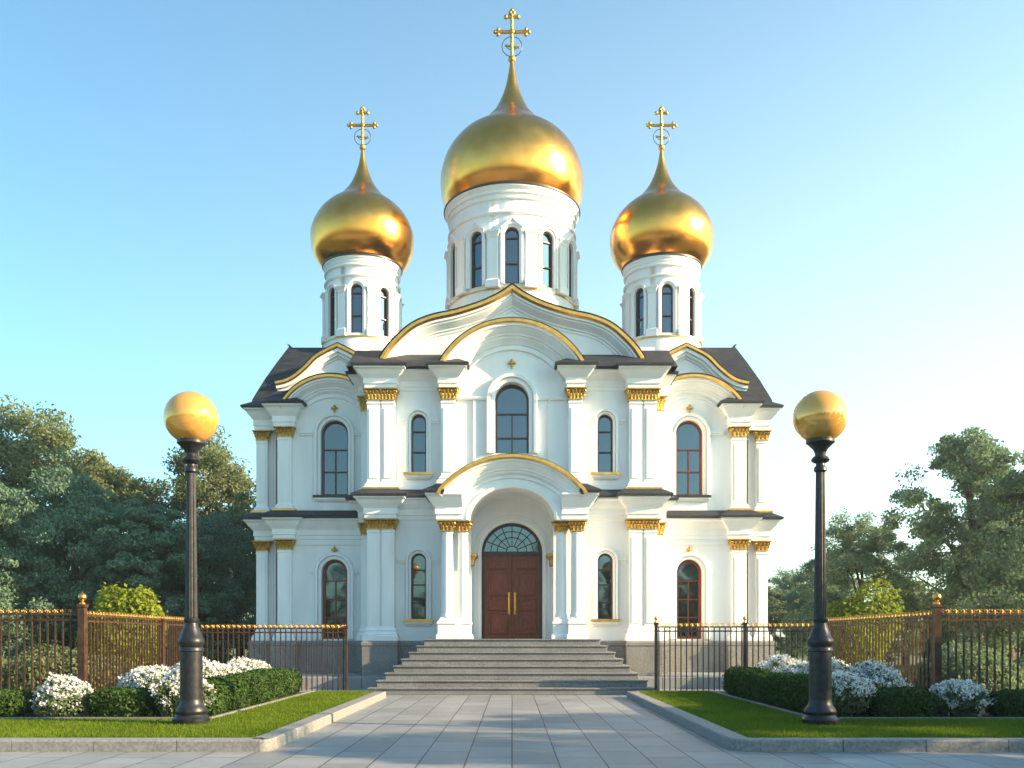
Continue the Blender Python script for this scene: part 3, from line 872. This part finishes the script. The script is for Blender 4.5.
# --- drums and domes
def drum(cx, cy, z0, z1, r, nw, hw, zs, zp, base_r, dome_prof, cross_z, cross_h, arm, rc):
    bay = 2 * PI / nw
    cyl = lambda rr: (lambda u, d, z: (cx + (rr - d) * math.sin(u), cy - (rr - d) * math.cos(u), z))
    D_ = B()
    ops = [(k * bay, hw / r, zs, zp, hw) for k in range(nw)]
    wall_cols(D_, -bay / 2, 2 * PI - bay / 2, const(z0), const(z1 - .05), ops, 0, .16, mapf=cyl(r), n=nw * 6)
    # base ring
    D_.lathe(cx, cy, [(r - .05, z0 + .32), (r + .06, z0 + .30), (base_r - .03, z0 + .22), (base_r, z0 + .16), (base_r, z0 - .6)], 56)
    h = z1 - z0
    t = r * .085
    D_.lathe(cx, cy, [(r - .05, z1 - .40 * rc), (r + .02, z1 - .40 * rc), (r + .06, z1 - .37 * rc), (r + .07, z1 - .33 * rc), (r + .03, z1 - .32 * rc), (r + .035, z1 - .22 * rc), (r + t * .55, z1 - .19 * rc), (r + t * .6, z1 - .11 * rc), (r + t * .95, z1 - .03), (r + t, z1 - .02), (r + t, z1 + .03), (r * .9, z1 + .05)], 64)
    D_.lathe(cx, cy, [(r, z1 - .86 * rc), (r + .05, z1 - .85 * rc), (r + .075, z1 - .82 * rc), (r + .075, z1 - .79 * rc), (r + .03, z1 - .77 * rc), (r, z1 - .74 * rc)], 64)
    dm = P('drum', D_, M['plaster'], church, 28)
    Gr = B()
    Gr.lathe(cx, cy, [(base_r - .02, z0 + .225), (base_r + .02, z0 + .20), (base_r + .025, z0 + .155), (base_r, z0 + .15)], 56)
    P('gold_band', Gr, M['gold_trim'], dm)
    Ir = B(); Ir.lathe(cx, cy, [(r + t - .01, z1 + .031), (r + t + .035, z1 + .035), (r + t + .035, z1 + .085), (r * .85, z1 + .12)], 64)
    P('rim', Ir, M['frame'], dm)
    for k in range(nw):
        a = k * bay
        ca, sa = math.cos(a), math.sin(a)
        def xf(p, ca=ca, sa=sa):
            x, d = p[0], -p[1]        # local: x along the tangent, -y outward
            return (cx + x * ca + d * sa, cy + x * sa - d * ca, p[2])
        window(dm, 0, hw, zs, zp, hw, -(r - .12), [zs + (zp - zs) * .42, zp - (zp - zs) * .06], None, WD, 0, False, xf=xf, name='window', fw=.05)
        S = B()
        s = hw * .55
        pth = archpath(0, hw, zs, zp, hw, 14)
        pk = [(x, z + (s * .75 * max(0, 1 - abs(x) / (hw * .75)) if z > zp + hw * .4 else 0)) for x, z in pth]
        S.sweep(pth, [(0, -.05), (0, .04), (s * .5, .06), (s * .55, .09), (s, .09), (s, -.1)], XZ(-r))
        if rc > .8:
            S.sweep([(hw * 1.5, zp + hw * .75), (hw * .5, zp + hw * 1.6), (0, zp + hw * 2.1), (-hw * .5, zp + hw * 1.6), (-hw * 1.5, zp + hw * .75)], [(-.07, -.1), (-.07, .06), (0, .12), (.03, .12), (.03, -.1)], XZ(-r))
        S.xf(xf)
        P('window_surround', S, M['plaster'], dm)
    for k in range(nw):
        a = (k + .5) * bay
        ca, sa = math.cos(a), math.sin(a)
        def xf(p, ca=ca, sa=sa):
            x, d = p[0], -p[1]
            return (cx + x * ca + d * sa, cy + x * sa - d * ca, p[2])
        S = B()
        pw = (2 * r * math.sin(bay / 2) - 2 * hw) * .24
        S.stack(-pw, pw, -(r + .11), -(r - .12), [(.05, z0 + .2), (.05, z0 + .42), (0, z0 + .48), (0, zp - .1), (.02, zp - .08), (.02, zp - .03), (.06, zp + .04), (.08, zp + .06), (.08, zp + .1)])
        S.xf(xf)
        P('pilaster', S, M['plaster'], dm)
    Dm = B()
    Dm.lathe(cx, cy, [(rr, z1 + hh) for hh, rr in smoothprof(dome_prof)], 96)
    do = P('dome', Dm, M['gold'], church, 50)
    X = B()
    zt = cross_z
    H = cross_h
    b = H * .032
    X.tube([(cx, cy, zt - .1), (cx, cy, zt + H * .93)], b * 1.1, 8)
    za = zt + H * .56
    X.tube([(cx - arm, cy, za), (cx + arm, cy, za)], b * 1.15, 8)
    X.tube([(cx - arm * .34, cy, zt + H * .86), (cx + arm * .34, cy, zt + H * .86)], b * 1.0, 8)
    X.tube([(cx - arm * .42, cy, zt + H * .29), (cx + arm * .42, cy, zt + H * .25)], b * .7, 8)
    for g in (-1, 1):
        for dx, dz in ((0, 0), (-.06, .05), (-.06, -.05)):
            X.ball((cx + g * (arm + dx * H), cy, za + dz * H), b * 1.25, 6)
        X.ball((cx + g * arm * .36, cy, zt + H * .86), b * 1.4, 6)
    for dx, dz in ((0, .02), (-.03, -.02), (.03, -.02)):
        X.ball((cx + dx * H, cy, zt + H * (.96 + dz)), b * 1.4, 6)
    X.ball((cx, cy, zt + .02), b * 2.4, 8)
    X.ball((cx, cy, za), b * 1.8, 8)
    P('cross', X, M['gold_dull'], do)
    Rg = B()
    Rg.ring((cx, cy, zt + H * .27), H * .2, H * .008, 32)
    Rg.ring((cx, cy - .01, zt + H * .33), H * .13, H * .007, 20, a0=PI * .55, a1=PI * 1.45)
    P('wreath', Rg, M['iron'], do)

def smoothprof(p):
    return smoothcurve(p, 6)

main_prof = [(.04, 2.13), (.25, 2.26), (.55, 2.39), (1.0, 2.455), (1.45, 2.42), (2.0, 2.23), (2.5, 1.86), (2.84, 1.42), (3.12, 1.04), (3.38, .80), (3.62, .60), (4.0, .40), (4.45, .23), (4.95, .125), (5.45, .05)]
drum(0, 32, 12.40, 15.82, 2.13, 11, .235, 12.72, 14.30, 2.13, main_prof, 21.22, 1.72, .58, 1.0)
side_prof = [(.04, 1.22), (.2, 1.42), (.5, 1.62), (.9, 1.705), (1.3, 1.68), (1.75, 1.48), (2.1, 1.18), (2.36, .84), (2.58, .62), (2.85, .42), (3.15, .27), (3.55, .135), (3.9, .07), (4.15, .035)]
for sg in (-1, 1):
    drum(sg * 4.98, 31, 10.8, 13.55, 1.19, 8, .19, 11.10, 12.50, 1.30, side_prof, 17.66, 1.36, .47, .72)

# ------------------------------------------------------------------ steps
steps = thing('stone_steps', 'wide grey granite steps rising to the church door', 'steps', (0, 22.8, 0))
n_st = 8
rise = 1.3 / n_st
for k in range(n_st):
    hw = 3.34 - .155 * k
    y0 = 21.6 + .325 * k
    S = B()
    S.box(-hw, hw, y0, 26.15 if k == n_st - 1 else 24.9, rise * k - (.004 if k else .0), rise * (k + 1) - .035)
    S.box(-hw - .025, hw + .025, y0 - .03, 26.15 if k == n_st - 1 else 24.9, rise * (k + 1) - .0345, rise * (k + 1))
    bevel(make('step', S, M['step'], steps, 20), .008)

# ------------------------------------------------------------------ lamps
def lamp(x, y, z, label):
    t = thing('street_lamp', label, 'street lamp', (x, y, z), 'globe lamps flanking the path')
    t.scale = (1, 1, .985)
    b = B()
    b.lathe(x, y, [(0, z), (.235, z), (.245, z + .03), (.245, z + .09), (.215, z + .12), (.20, z + .15), (.215, z + .18), (.215, z + .21), (.175, z + .27), (.155, z + .31), (.15, z + .36)], 32)
    make('base', b, M['iron'], t, 40)
    b = B()
    pr = [(.148, z + .35), (.150, z + .40), (.148, z + 1.02), (.165, z + 1.03), (.165, z + 1.07), (.15, z + 1.09), (.175, z + 1.14), (.175, z + 1.19), (.15, z + 1.22), (.125, z + 1.30), (.10, z + 1.36), (.085, z + 1.42), (.10, z + 1.45), (.10, z + 1.48), (.078, z + 1.5)]
    b.lathe(x, y, pr, 32)
    make('pedestal', b, M['iron'], t, 40)
    b = B()
    n = 16; rows = []
    for zz, r in ((1.49, .076), (1.6, .074), (2.6, .064), (3.45, .055), (3.52, .055)):
        rows.append([(x + r * (1 + (.0 if q % 2 else .10)) * math.cos(PI * q / n), y + r * (1 + (.0 if q % 2 else .10)) * math.sin(PI * q / n), z + zz) for q in range(2 * n)])
    b.grid(rows, 0, close_u=True)
    b.lathe(x, y, [(.055, z + 3.5), (.085, z + 3.53), (.085, z + 3.57), (.06, z + 3.6), (.06, z + 3.63), (.11, z + 3.655), (.125, z + 3.68), (.105, z + 3.715), (.07, z + 3.74), (.075, z + 3.78)], 28)
    make('shaft', b, M['iron'], t, 40)
    b = B()
    b.lathe(x, y, [(.07, z + 3.77), (.10, z + 3.83), (.17, z + 3.9), (.19, z + 3.915), (.19, z + 3.95), (.165, z + 3.965), (.12, z + 3.99), (0, z + 3.99)], 32)
    make('cup', b, M['iron'], t, 40)
    b = B(); b.ball((x, y, z + 4.275), .362, 32)
    make('globe', b, M['globe'], t, 80)
lamp(-4.40, 12.76, .12, 'black street lamp with amber globe standing on the sunlit lawn left of the path')
lamp(4.21, 12.70, .12, 'black street lamp with amber globe standing on the shaded lawn right of the path')

# ------------------------------------------------------------------ fences
def fence(label, p0, p1, z0, h, posts, mats, sp=.128, final=True, plate=False):
    p0 = Vector(p0); p1 = Vector(p1)
    L = (p1 - p0).length; d = (p1 - p0) / L
    t = thing('iron_fence', label, 'fence', (p0.x, p0.y, z0), 'iron fence sections round the churchyard')
    at = lambda s, z: (p0.x + d.x * s, p0.y + d.y * s, z0 + z)
    b = B(); n = int(L / sp)
    g = B()
    for k in range(n):
        s = (k + .5) * L / n
        c = at(s, 0)
        r = .0125
        b.box(c[0] - r, c[0] + r, c[1] - r, c[1] + r, z0 + .02, z0 + h - .02)
        # gilded cresting: a small knob on every bar, a ring and a curl between the bars
        g.lathe(c[0], c[1], [(.012, z0 + h - .02), (.017, z0 + h), (.009, z0 + h + .02), (.015, z0 + h + .045), (.0, z0 + h + .075)], 6)
        q_ = L / n * .5
        pts = []
        for q in range(13):
            a = -PI * .75 + q * PI * 2 / 12
            pts.append(at(s + q_ + .030 * math.sin(a), h + .036 + .030 * math.cos(a)))
        if k < n - 1: g.tube(pts, .0065, 4)
        for e in (-1, 1):
            pts = []
            for q in range(7):
                a = -PI * .5 + q * PI * 1.35 / 6
                pts.append(at(s + e * (.028 - .018 * math.sin(a)), h + .058 + .02 * math.cos(a)))
            g.tube(pts, .006, 4)
    for zz in (.10, h - .10, h - .005):
        a = at(0, zz - .016); c = at(L, zz + .016)
        q = .014
        x0, x1 = sorted((a[0], c[0])); y0, y1 = sorted((a[1], c[1]))
        if x1 - x0 > y1 - y0: b.box(x0, x1, y0 - q, y1 + q, a[2], c[2])
        else: b.box(x0 - q, x1 + q, y0, y1, a[2], c[2])
    make('bar_panel', b, mats, t, 0)
    make('scrollwork', g, M['fence_gold'], t, 40)
    for s, hh, w, fin in posts:
        c = at(s, 0)
        q = B()
        q.stack(c[0] - w, c[0] + w, c[1] - w, c[1] + w, [(.03, z0), (.03, z0 + .12), (0, z0 + .15), (0, z0 + hh - .06), (.015, z0 + hh - .05), (.015, z0 + hh)], 0, True, True)
        po = make('post', q, mats, t, 20)
        if fin:
            f = B(); zz = z0 + hh
            f.lathe(c[0], c[1], [(w * .9, zz), (w * .9, zz + .02), (w * .4, zz + .04), (w * .5, zz + .06)], 14)
            k = w * 1.25
            f.ball((c[0], c[1], zz + .05 + k), k, 10)
            f.lathe(c[0], c[1], [(w * .25, zz + .04 + 2 * k), (0, zz + .09 + 2 * k)], 8)
            make('finial', f, M['gold_trim'], po, 50)
BR, BK = M['bronze_iron'], M['iron']
fence('bronze railing at the left edge of the photo ending at a ball-topped post', (-7.16, 15.5), (-17.5, 15.5), .1, 1.62, [(0, 1.78, .055, True), (5.2, 1.78, .055, True)], BR)
fence('bronze railing running back behind the left lamp towards the church', (-7.16, 15.6), (-7.16, 21.2), .1, 1.60, [(3.4, 1.62, .05, False)], BR)
fence('thin bronze railing in front of the left wing of the church', (-7.16, 21.3), (-3.80, 21.3), .0, 1.55, [(3.36, 1.6, .03, False)], BR, .118)
fence('thin black railing in front of the right wing with two small ball-topped posts', (3.30, 21.3), (7.1, 21.3), .0, 1.58, [(0, 1.68, .035, True), (2.03, 1.68, .035, True)], BK, .125)
fence('dense brown railing running back behind the right lamp', (7.08, 15.6), (7.08, 21.2), .1, 1.60, [], BR, .15)
fence('bronze railing at the right edge of the photo with a tall ball-topped post', (7.08, 15.5), (17.5, 15.5), .1, 1.62, [(0, 1.78, .055, True), (5.2, 1.78, .055, True)], BR)

# ------------------------------------------------------------------ foliage
def leaves(centers, normals, size, aspect=.5, jitter=.35):
    n = len(centers)
    sz = size * (1 + jitter * (nr.random(n) * 2 - 1))
    a = nr.normal(size=(n, 3)); a -= normals * (a * normals).sum(1, keepdims=True)
    a /= np.linalg.norm(a, axis=1, keepdims=True) + 1e-9
    b = np.cross(normals, a)
    tip = a * sz[:, None]; side = b * (sz * aspect)[:, None]
    dn = normals * (sz * .18)[:, None]
    return np.stack([centers - tip, centers + side - dn * .3, centers + tip - dn, centers - side - dn * .3], 1).reshape(-1, 3)

def leaf_mesh(name, quads, mats, mi=None, extra=None):
    n = len(quads) // 4
    me = bpy.data.meshes.new(name)
    me.vertices.add(len(quads)); me.vertices.foreach_set('co', quads.astype(np.float32).ravel())
    me.loops.add(4 * n); me.loops.foreach_set('vertex_index', np.arange(4 * n, dtype=np.int32))
    me.polygons.add(n)
    me.polygons.foreach_set('loop_start', np.arange(0, 4 * n, 4, dtype=np.int32))
    me.polygons.foreach_set('loop_total', np.full(n, 4, dtype=np.int32))
    for m_ in mats: me.materials.append(m_)
    if mi is not None: me.polygons.foreach_set('material_index', mi.astype(np.int32))
    me.update(); me.validate()
    return me

def unit(v): return v / (np.linalg.norm(v, axis=1, keepdims=True) + 1e-9)

def tree_meshes(seed, H, RX, clumps, per, leaf, crown_lo=.25, shape=1.0):
    g = random.Random(seed); rg = np.random.default_rng(seed)
    T = B()
    tr = H * .022
    top = Vector((g.uniform(-.3, .3), g.uniform(-.3, .3), H * .8))
    trunk = [Vector((0, 0, -.1)), Vector((g.uniform(-.1, .1), g.uniform(-.1, .1), H * .2)), Vector((g.uniform(-.3, .3), g.uniform(-.3, .3), H * .42)), top]
    T.tube(trunk, [tr * 1.3, tr, tr * .75, tr * .2], 9)
    # lobes of the crown, then leaf clumps round each lobe
    lobes = []
    nl = 11
    for k in range(nl):
        a = 2 * PI * k * .618 + g.uniform(-.3, .3)
        f = (k + .5) / nl
        z = H * (crown_lo + .08 + (.80 - crown_lo) * f)
        wr = RX * (math.sin(PI * min(1, (.28 + .72 * f) ** shape)) ** .6) * g.uniform(.5, .82)
        lobes.append((Vector((wr * math.cos(a), wr * math.sin(a), z)), RX * g.uniform(.34, .5)))
    lobes.append((Vector((top.x, top.y, H * .86)), RX * .36))
    cs = []
    for c, r in lobes:
        s = min(.9, max(.25, (c.z / H) * .75))
        st = trunk[1].lerp(top, max(0, (c.z * .55 / H - .12) / .68))
        mid = st.lerp(c, .55) + Vector((0, 0, -.06 * H * g.random()))
        T.tube([st, mid, c], [tr * .5, tr * .33, tr * .1], 6)
        k = max(4, int(clumps / len(lobes)))
        for _ in range(k):
            v = rg.normal(size=3); v /= np.linalg.norm(v)
            v[2] = v[2] * .8 + .12
            rr = r * (.45 + .6 * rg.random() ** .6)
            cs.append((np.array(c) + v * rr, r * rg.uniform(.18, .40)))
            if _ % 4 == 0:
                e = Vector(np.array(c) + v * rr)
                T.tube([c, c.lerp(e, .5) + Vector((0, 0, .03 * H * g.uniform(-1, 1))), e], [tr * .14, tr * .09, tr * .03], 4)
    C_ = []; N_ = []
    for c, r in cs:
        m_ = int(per * rg.uniform(.6, 1.4))
        d = unit(rg.normal(size=(m_, 3)))
        rad = r * rg.random(m_) ** .45
        p = c + d * rad[:, None] * np.array([1.2, 1.2, .75])
        p[:, 2] -= .25 * ((p[:, 0] - c[0]) ** 2 + (p[:, 1] - c[1]) ** 2)
        nn = unit(d * .8 + rg.normal(size=(m_, 3)) * .8 + np.array([0, 0, .25]))
        C_.append(p); N_.append(nn)
    C_ = np.concatenate(C_); N_ = np.concatenate(N_)
    return T, C_, N_, leaf

tree_cache = {}
def tree(kind, label, x, y, h, leafm, rot, group='trees beyond the fence', wide=1.0, variant=0):
    spec = {'broad': (11, 9.0, 3.9, 330, 190, .075, .04, 1.0), 'airy': (23, 10.0, 3.7, 300, 170, .078, .12, 1.0), 'conic': (35, 9.0, 2.8, 260, 230, .072, .02, .85)}[kind]
    key = (kind, variant, leafm)
    if key not in tree_cache:
        T, C_, N_, leaf = tree_meshes(spec[0] + variant * 7, *spec[1:6], spec[6], spec[7])
        t0 = make('trunk', T, M['trunk'], None, 60)
        me_t = t0.data; bpy.data.objects.remove(t0)
        tree_cache[key] = (me_t, leaf_mesh('crown', leaves(C_, N_, leaf, .5), [M[leafm]]))
    me_t, me_c = tree_cache[key]
    r_ = thing('tree', label, 'tree', (x, y, 0), group)
    s = h / spec[1]
    r_.scale = (s * wide, s * wide, s); r_.rotation_euler = (0, 0, rot)
    for nm, me in (('trunk', me_t), ('crown', me_c)):
        o = bpy.data.objects.new(nm, me); col.objects.link(o); o.parent = r_

def px(p, D): return (p - 511.5) / 930 * D
def zh(p, D): return 1.3 + (639 - p) / 930 * D
TR = [
    ('broad', 'tallest sunlit olive tree at the left edge behind the dark trees', 20, 412, 40, 'leaf_olive', .3, 1.0, 0),
    ('broad', 'sunlit olive tree behind the dark trees, second from the left edge', 105, 466, 42, 'leaf_olive', 2.1, 1.0, 1),
    ('broad', 'sunlit olive tree nearest to the left wing of the church', 205, 448, 41, 'leaf_olive', 4.0, .95, 0),
    ('conic', 'slim sunlit tree squeezed between the left lamp and the church', 240, 505, 37, 'leaf_olive', 1.0, 1.1, 0),
    ('broad', 'dark blue-green tree cut by the left edge of the photo', -15, 482, 30, 'leaf_dark', 1.2, 1.0, 0),
    ('broad', 'dark blue-green tree rising behind the left ball-topped fence post', 75, 482, 31, 'leaf_dark', 2.7, 1.0, 1),
    ('conic', 'dark blue-green tree standing between the left lamp and its neighbours', 145, 496, 30, 'leaf_dark', .5, 1.3, 0),
    ('broad', 'low dark tree directly behind the left lamp post', 200, 520, 32, 'leaf_dark', 5.1, 1.0, 0),
    ('airy', 'tallest airy green tree at the right with visible limbs', 975, 424, 34, 'leaf_mid', .9, .95, 0),
    ('airy', 'airy green tree cut by the right edge of the photo', 1045, 446, 31, 'leaf_mid', 3.3, 1.0, 1),
    ('broad', 'leafy green tree behind the two airy trees at the right edge', 1010, 500, 40, 'leaf_mid', 5.0, 1.0, 1),
    ('broad', 'round green tree between the right lamp and the tall airy tree', 862, 520, 38, 'leaf_mid', 2.0, 1.0, 0),
    ('broad', 'small grey-green tree far off just right of the right lamp', 822, 556, 52, 'leaf_mid', 4.4, 1.0, 1),
    ('broad', 'smallest far tree between the church and the right lamp', 792, 573, 62, 'leaf_mid', 1.4, 1.0, 0),
    ('conic', 'low far tree touching the right wall of the church', 772, 585, 56, 'leaf_mid', .2, 1.6, 0),
    ('broad', 'low bushy tree seen through the bars just left of the right ball-topped post', 905, 588, 46, 'leaf_mid', 3.2, 1.5, 1),
    ('broad', 'low bushy tree seen through the bars just right of the right ball-topped post', 965, 592, 44, 'leaf_mid', 5.2, 1.5, 0),
    ('broad', 'low bushy tree under the crown of the tree at the right edge', 1022, 588, 45, 'leaf_mid', 1.9, 1.5, 1),
    ('broad', 'low bushy tree seen above the front railing at the left edge', 20, 592, 38, 'leaf_dark', 1.9, 1.5, 1),
    ('broad', 'low bushy tree seen above the side railing beside the left lime shrub', 170, 590, 39, 'leaf_dark', .4, 1.5, 0),
]
# trees out of the frame: along the street on the right (they shade the lawn and the pavement) and behind the viewer (seen in the glass)
for i, (x, y, h) in enumerate(((13.5, 7.5, 6.4), (14.5, 11.8, 5.4), (12.5, 2.5, 6.6), (22, 9.5, 8.5), (23, 2, 8.5))):
    tree('broad', 'broad street tree on the sunny side of the square', x, y, h, 'leaf_mid', i * 1.1, group='street trees on the right', variant=i % 2)
for i, (x, y, h) in enumerate(((-21, -30, 10), (-13, -34, 11), (-5, -31, 9.5), (4, -35, 11), (12, -31, 10), (20, -34, 11))):
    tree('broad', 'broad tree across the square facing the church', x, y, h, 'leaf_mid', i * 1.3, group='trees facing the church', variant=i % 2)
for kind, lab, p, py, D, lm, rot, wide, var in TR:
    tree(kind, lab, px(p, D), D, zh(py, D), lm, rot, wide=wide, variant=var)

# --- the morning haze in the air
hz = B(); hz.box(-75, 75, -45, 80, -1.0, 26.0)
hm = bpy.data.materials.new('haze'); hm.use_nodes = True
hm.node_tree.nodes.clear()
ho = hm.node_tree.nodes.new('ShaderNodeOutputMaterial'); hv = hm.node_tree.nodes.new('ShaderNodeVolumePrincipled')
hv.inputs['Color'].default_value = (0.85, 0.92, 1.0, 1); hv.inputs['Density'].default_value = 0.0007
hv.inputs['Anisotropy'].default_value = 0.3
hm.node_tree.links.new(hv.outputs[0], ho.inputs['Volume'])
tag(make('haze', hz, hm, smooth=0), 'thin pale morning haze in the air', 'haze', kind='stuff')

# --- bushes, hedges, blossom
def bush_mesh(name, seed, n, leaf, mats, blossom=0, bl=.03, lumps=7, box=False, sq=2.0, core=True):
    rg = np.random.default_rng(seed)
    d = unit(rg.normal(size=(n, 3)))
    if box:      # clipped hedge block: superellipsoid, half sizes 1
        e = 3.4
        k = (np.abs(d) ** e).sum(1) ** (-1 / e)
    else: k = np.ones(n)
    lv = unit(rg.normal(size=(lumps, 3)))
    w = np.zeros(n)
    for q in lv: w += (.20 if box else .32) * rg.uniform(.4, 1.1) * np.exp(-((d - q) ** 2).sum(1) / .18)
    rad = k * ((.80 if not box else .94) + w * (1 if not box else .35)) * (1 + .10 * (rg.random(n) > .94) - .24 * rg.random(n) ** 2)
    p = d * rad[:, None]
    p = p[p[:, 2] > -.98]; d = d[:len(p)]
    dd = unit(p)
    nn = unit(dd * .8 + rg.normal(size=p.shape) * .6 + np.array([0, 0, .3]))
    return p, nn

def foliage(parent, name, c, size, seed, n, leaf, m_, blossom=0, bl=.022, box=False, lumps=7):
    p, nn = bush_mesh(name, seed, n, leaf, None, box=box, lumps=lumps)
    s = np.array(size)
    P_ = p * s
    me = leaf_mesh(name, leaves(P_, nn, leaf, .55), [m_])
    o = bpy.data.objects.new(name, me); col.objects.link(o); o.parent = parent
    o.location = (0, 0, size[2] * .9)
    if blossom:
        rg = np.random.default_rng(seed + 1)
        k = rg.choice(len(P_), min(len(P_), blossom * 4), False)
        pat = np.sin(p[k, 0] * 7 + seed) * np.sin(p[k, 1] * 8 + 2 * seed) * np.sin(p[k, 2] * 6)
        k = k[np.argsort(-(p[k, 2] + rg.random(len(k)) * 1.1 + pat * 1.0))][:blossom]
        base = P_[k] * (1.02 + .05 * rg.random((len(k), 1)))
        cs = np.repeat(base, 5, 0) + rg.normal(size=(len(k) * 5, 3)) * bl * .9
        ns = unit(np.repeat(nn[k], 5, 0) + rg.normal(size=(len(k) * 5, 3)) * .6)
        me = leaf_mesh('blossom', leaves(cs, ns, bl, .8), [M['blossom']])
        q = bpy.data.objects.new('blossom', me); col.objects.link(q); q.parent = parent; q.location = o.location
    # woody core so the shrub is not see-through
    T = B()
    for a in range(6):
        t = 2 * PI * a / 6 + seed
        T.tube([(0, 0, 0), (size[0] * .3 * math.cos(t), size[1] * .3 * math.sin(t), size[2] * .7), (size[0] * .6 * math.cos(t), size[1] * .6 * math.sin(t), size[2] * 1.2)], [.025, .018, .008], 5)
    st = make('stem', T, M['trunk'], None, 60); st.parent = parent
    return o

def inner(parent, size, box):
    pass

def shrub(name, label, cat, x, y, z, size, seed, n, leaf, m_, group, blossom=0, bl=.022, box=False, lumps=7):
    t = thing(name, label, cat, (x, y, z), group)
    foliage(t, 'foliage', (x, y, z), size, seed, n, leaf, M[m_], blossom, bl, box, lumps)
    return t

ZL = .12
side_words = {-1: 'left', 1: 'right'}
for sg in (-1, 1):
    sd_ = side_words[sg]
    # clipped hedge blocks along the path side of the bed
    hy = [14.55, 15.75, 17.0, 18.3, 19.45]
    wd = ['nearest to the %s lamp', 'second back from the %s lamp', 'in the middle of the row beside the %s lawn', 'fourth back from the %s lamp', 'farthest from the %s lamp, nearest the church']
    for k, y in enumerate(hy):
        shrub('hedge', ('clipped green hedge block ' + wd[k]) % sd_, 'hedge', sg * (4.86 + rnd.uniform(-.04, .04)), y, ZL, (.42, .66, .30 + rnd.uniform(-.01, .02)), 40 + k + (10 if sg > 0 else 0), 9000, .027, 'leaf_hedge', 'clipped hedge blocks round the flower beds', box=True)
    # row of white flowering shrubs behind them
    fl = [(5.05, 14.6, .55), (5.75, 15.0, .62), (5.65, 16.3, .62), (5.6, 17.6, .60), (5.6, 18.9, .58), (5.55, 20.0, .5)]
    wd = ['right behind the %s lamp post', 'beside the front hedge, left of the lamp' if sg < 0 else 'beside the front hedge, right of the lamp', 'third in the row behind the %s side hedge', 'fourth in the row behind the %s side hedge', 'fifth in the row behind the %s side hedge', 'farthest back in the %s bed, nearest the church']
    for k, (x, y, r) in enumerate(fl):
        if k == 0: continue
        lab = wd[k] % sd_ if '%s' in wd[k] else wd[k]
        shrub('flowering_shrub', 'white flowering shrub ' + lab, 'shrub', sg * x, y, ZL, (r, r * 1.1, .41 + rnd.uniform(-.02, .03)), 80 + k + (10 if sg > 0 else 0), 5200, .03, 'leaf_grey', 'white flowering shrubs in the beds', 900, .019)
    shrub('flowering_shrub', 'white flowering shrub right behind the %s lamp post' % sd_, 'shrub', sg * 4.95, 13.98, ZL, (.42, .40, .38), 71 + sg, 4200, .03, 'leaf_grey', 'white flowering shrubs in the beds', 800, .019)
    shrub('flowering_shrub', 'rounded white flowering shrub alone in front of the fence at the far %s' % sd_, 'shrub', sg * 6.78, 14.1, ZL, (.50, .42, .31), 73 + sg, 4600, .03, 'leaf_grey', 'white flowering shrubs in the beds', 850, .019)
    # front hedges
    shrub('hedge', 'low dark hedge between two white shrubs in the %s bed' % sd_, 'hedge', sg * 5.83, 14.05, ZL, (.52, .40, .235), 61 + sg, 8000, .027, 'leaf_hedge', 'clipped hedge blocks round the flower beds', box=True)
    shrub('hedge', 'low dark hedge at the %s edge of the photo' % sd_, 'hedge', sg * 7.85, 14.1, ZL, (.62, .42, .22), 64 + sg, 8000, .027, 'leaf_hedge', 'clipped hedge blocks round the flower beds', box=True)
    # beyond the fence
    shrub('lime_shrub', 'bright lime-green shrub showing above the %s fence' % sd_, 'shrub', sg * (9.15 if sg < 0 else 8.75), 22 if sg < 0 else 24, 0, (.95, .9, 1.32), 90 + sg, 9000, .055, 'leaf_lime', 'lime-green shrubs beyond the fence', lumps=12)
    for k, (x, y, w_, h_) in enumerate(((8.6, 17.6, 1.2, .52), (10.8, 18.4, 1.3, .55), (9.6, 19.5, 1.4, .6))):
        shrub('shrub', 'green shrub behind the %s fence bars, %s' % (sd_, ('nearest to the ball-topped post', 'nearest to the photo edge', 'farthest back')[k]), 'shrub', sg * x, y, 0, (w_, .8, h_), 120 + k + sg * 5, 8000, .045, 'leaf_mid' if sg > 0 else 'leaf_olive', 'shrubs beyond the fence', lumps=10)

# --- lawn blades
def blades(name, areas, n):
    tot = sum((x1 - x0) * (y1 - y0) for x0, x1, y0, y1 in areas)
    ps = []
    for x0, x1, y0, y1 in areas:
        k = int(n * (x1 - x0) * (y1 - y0) / tot)
        ps.append(np.stack([nr.uniform(x0, x1, k), nr.uniform(y0, y1, k)], 1))
    p = np.concatenate(ps); k = len(p)
    a = nr.uniform(0, 2 * PI, k); h = nr.uniform(.022, .055, k) * (1 + .8 * (nr.random(k) > .985)); w = nr.uniform(.0035, .006, k)
    lean = nr.normal(0, .018, (k, 2))
    t = np.stack([np.cos(a) * w, np.sin(a) * w, np.zeros(k)], 1)
    b0 = np.concatenate([p, np.full((k, 1), .117)], 1)
    tipp = b0 + np.concatenate([lean, h[:, None]], 1)
    q = np.stack([b0 - t, b0 + t, tipp + t * .25, tipp - t * .25], 1).reshape(-1, 3)
    me = leaf_mesh(name, q, [M['grass']])
    o = bpy.data.objects.new(name, me); col.objects.link(o)
    tag(o, kind='stuff')
    return o
for sg in (-1, 1):
    def S_(a, c): return tuple(sorted((sg * a, sg * c)))
    o = blades('grass', [(*S_(KX[sg] + .26, 4.34), 10.97, 20.65), (*S_(4.34, 9.0), 10.97, 13.46)], 90000)
    tag(o, 'short mown green grass of the %s lawn' % side_words[sg], 'grass')
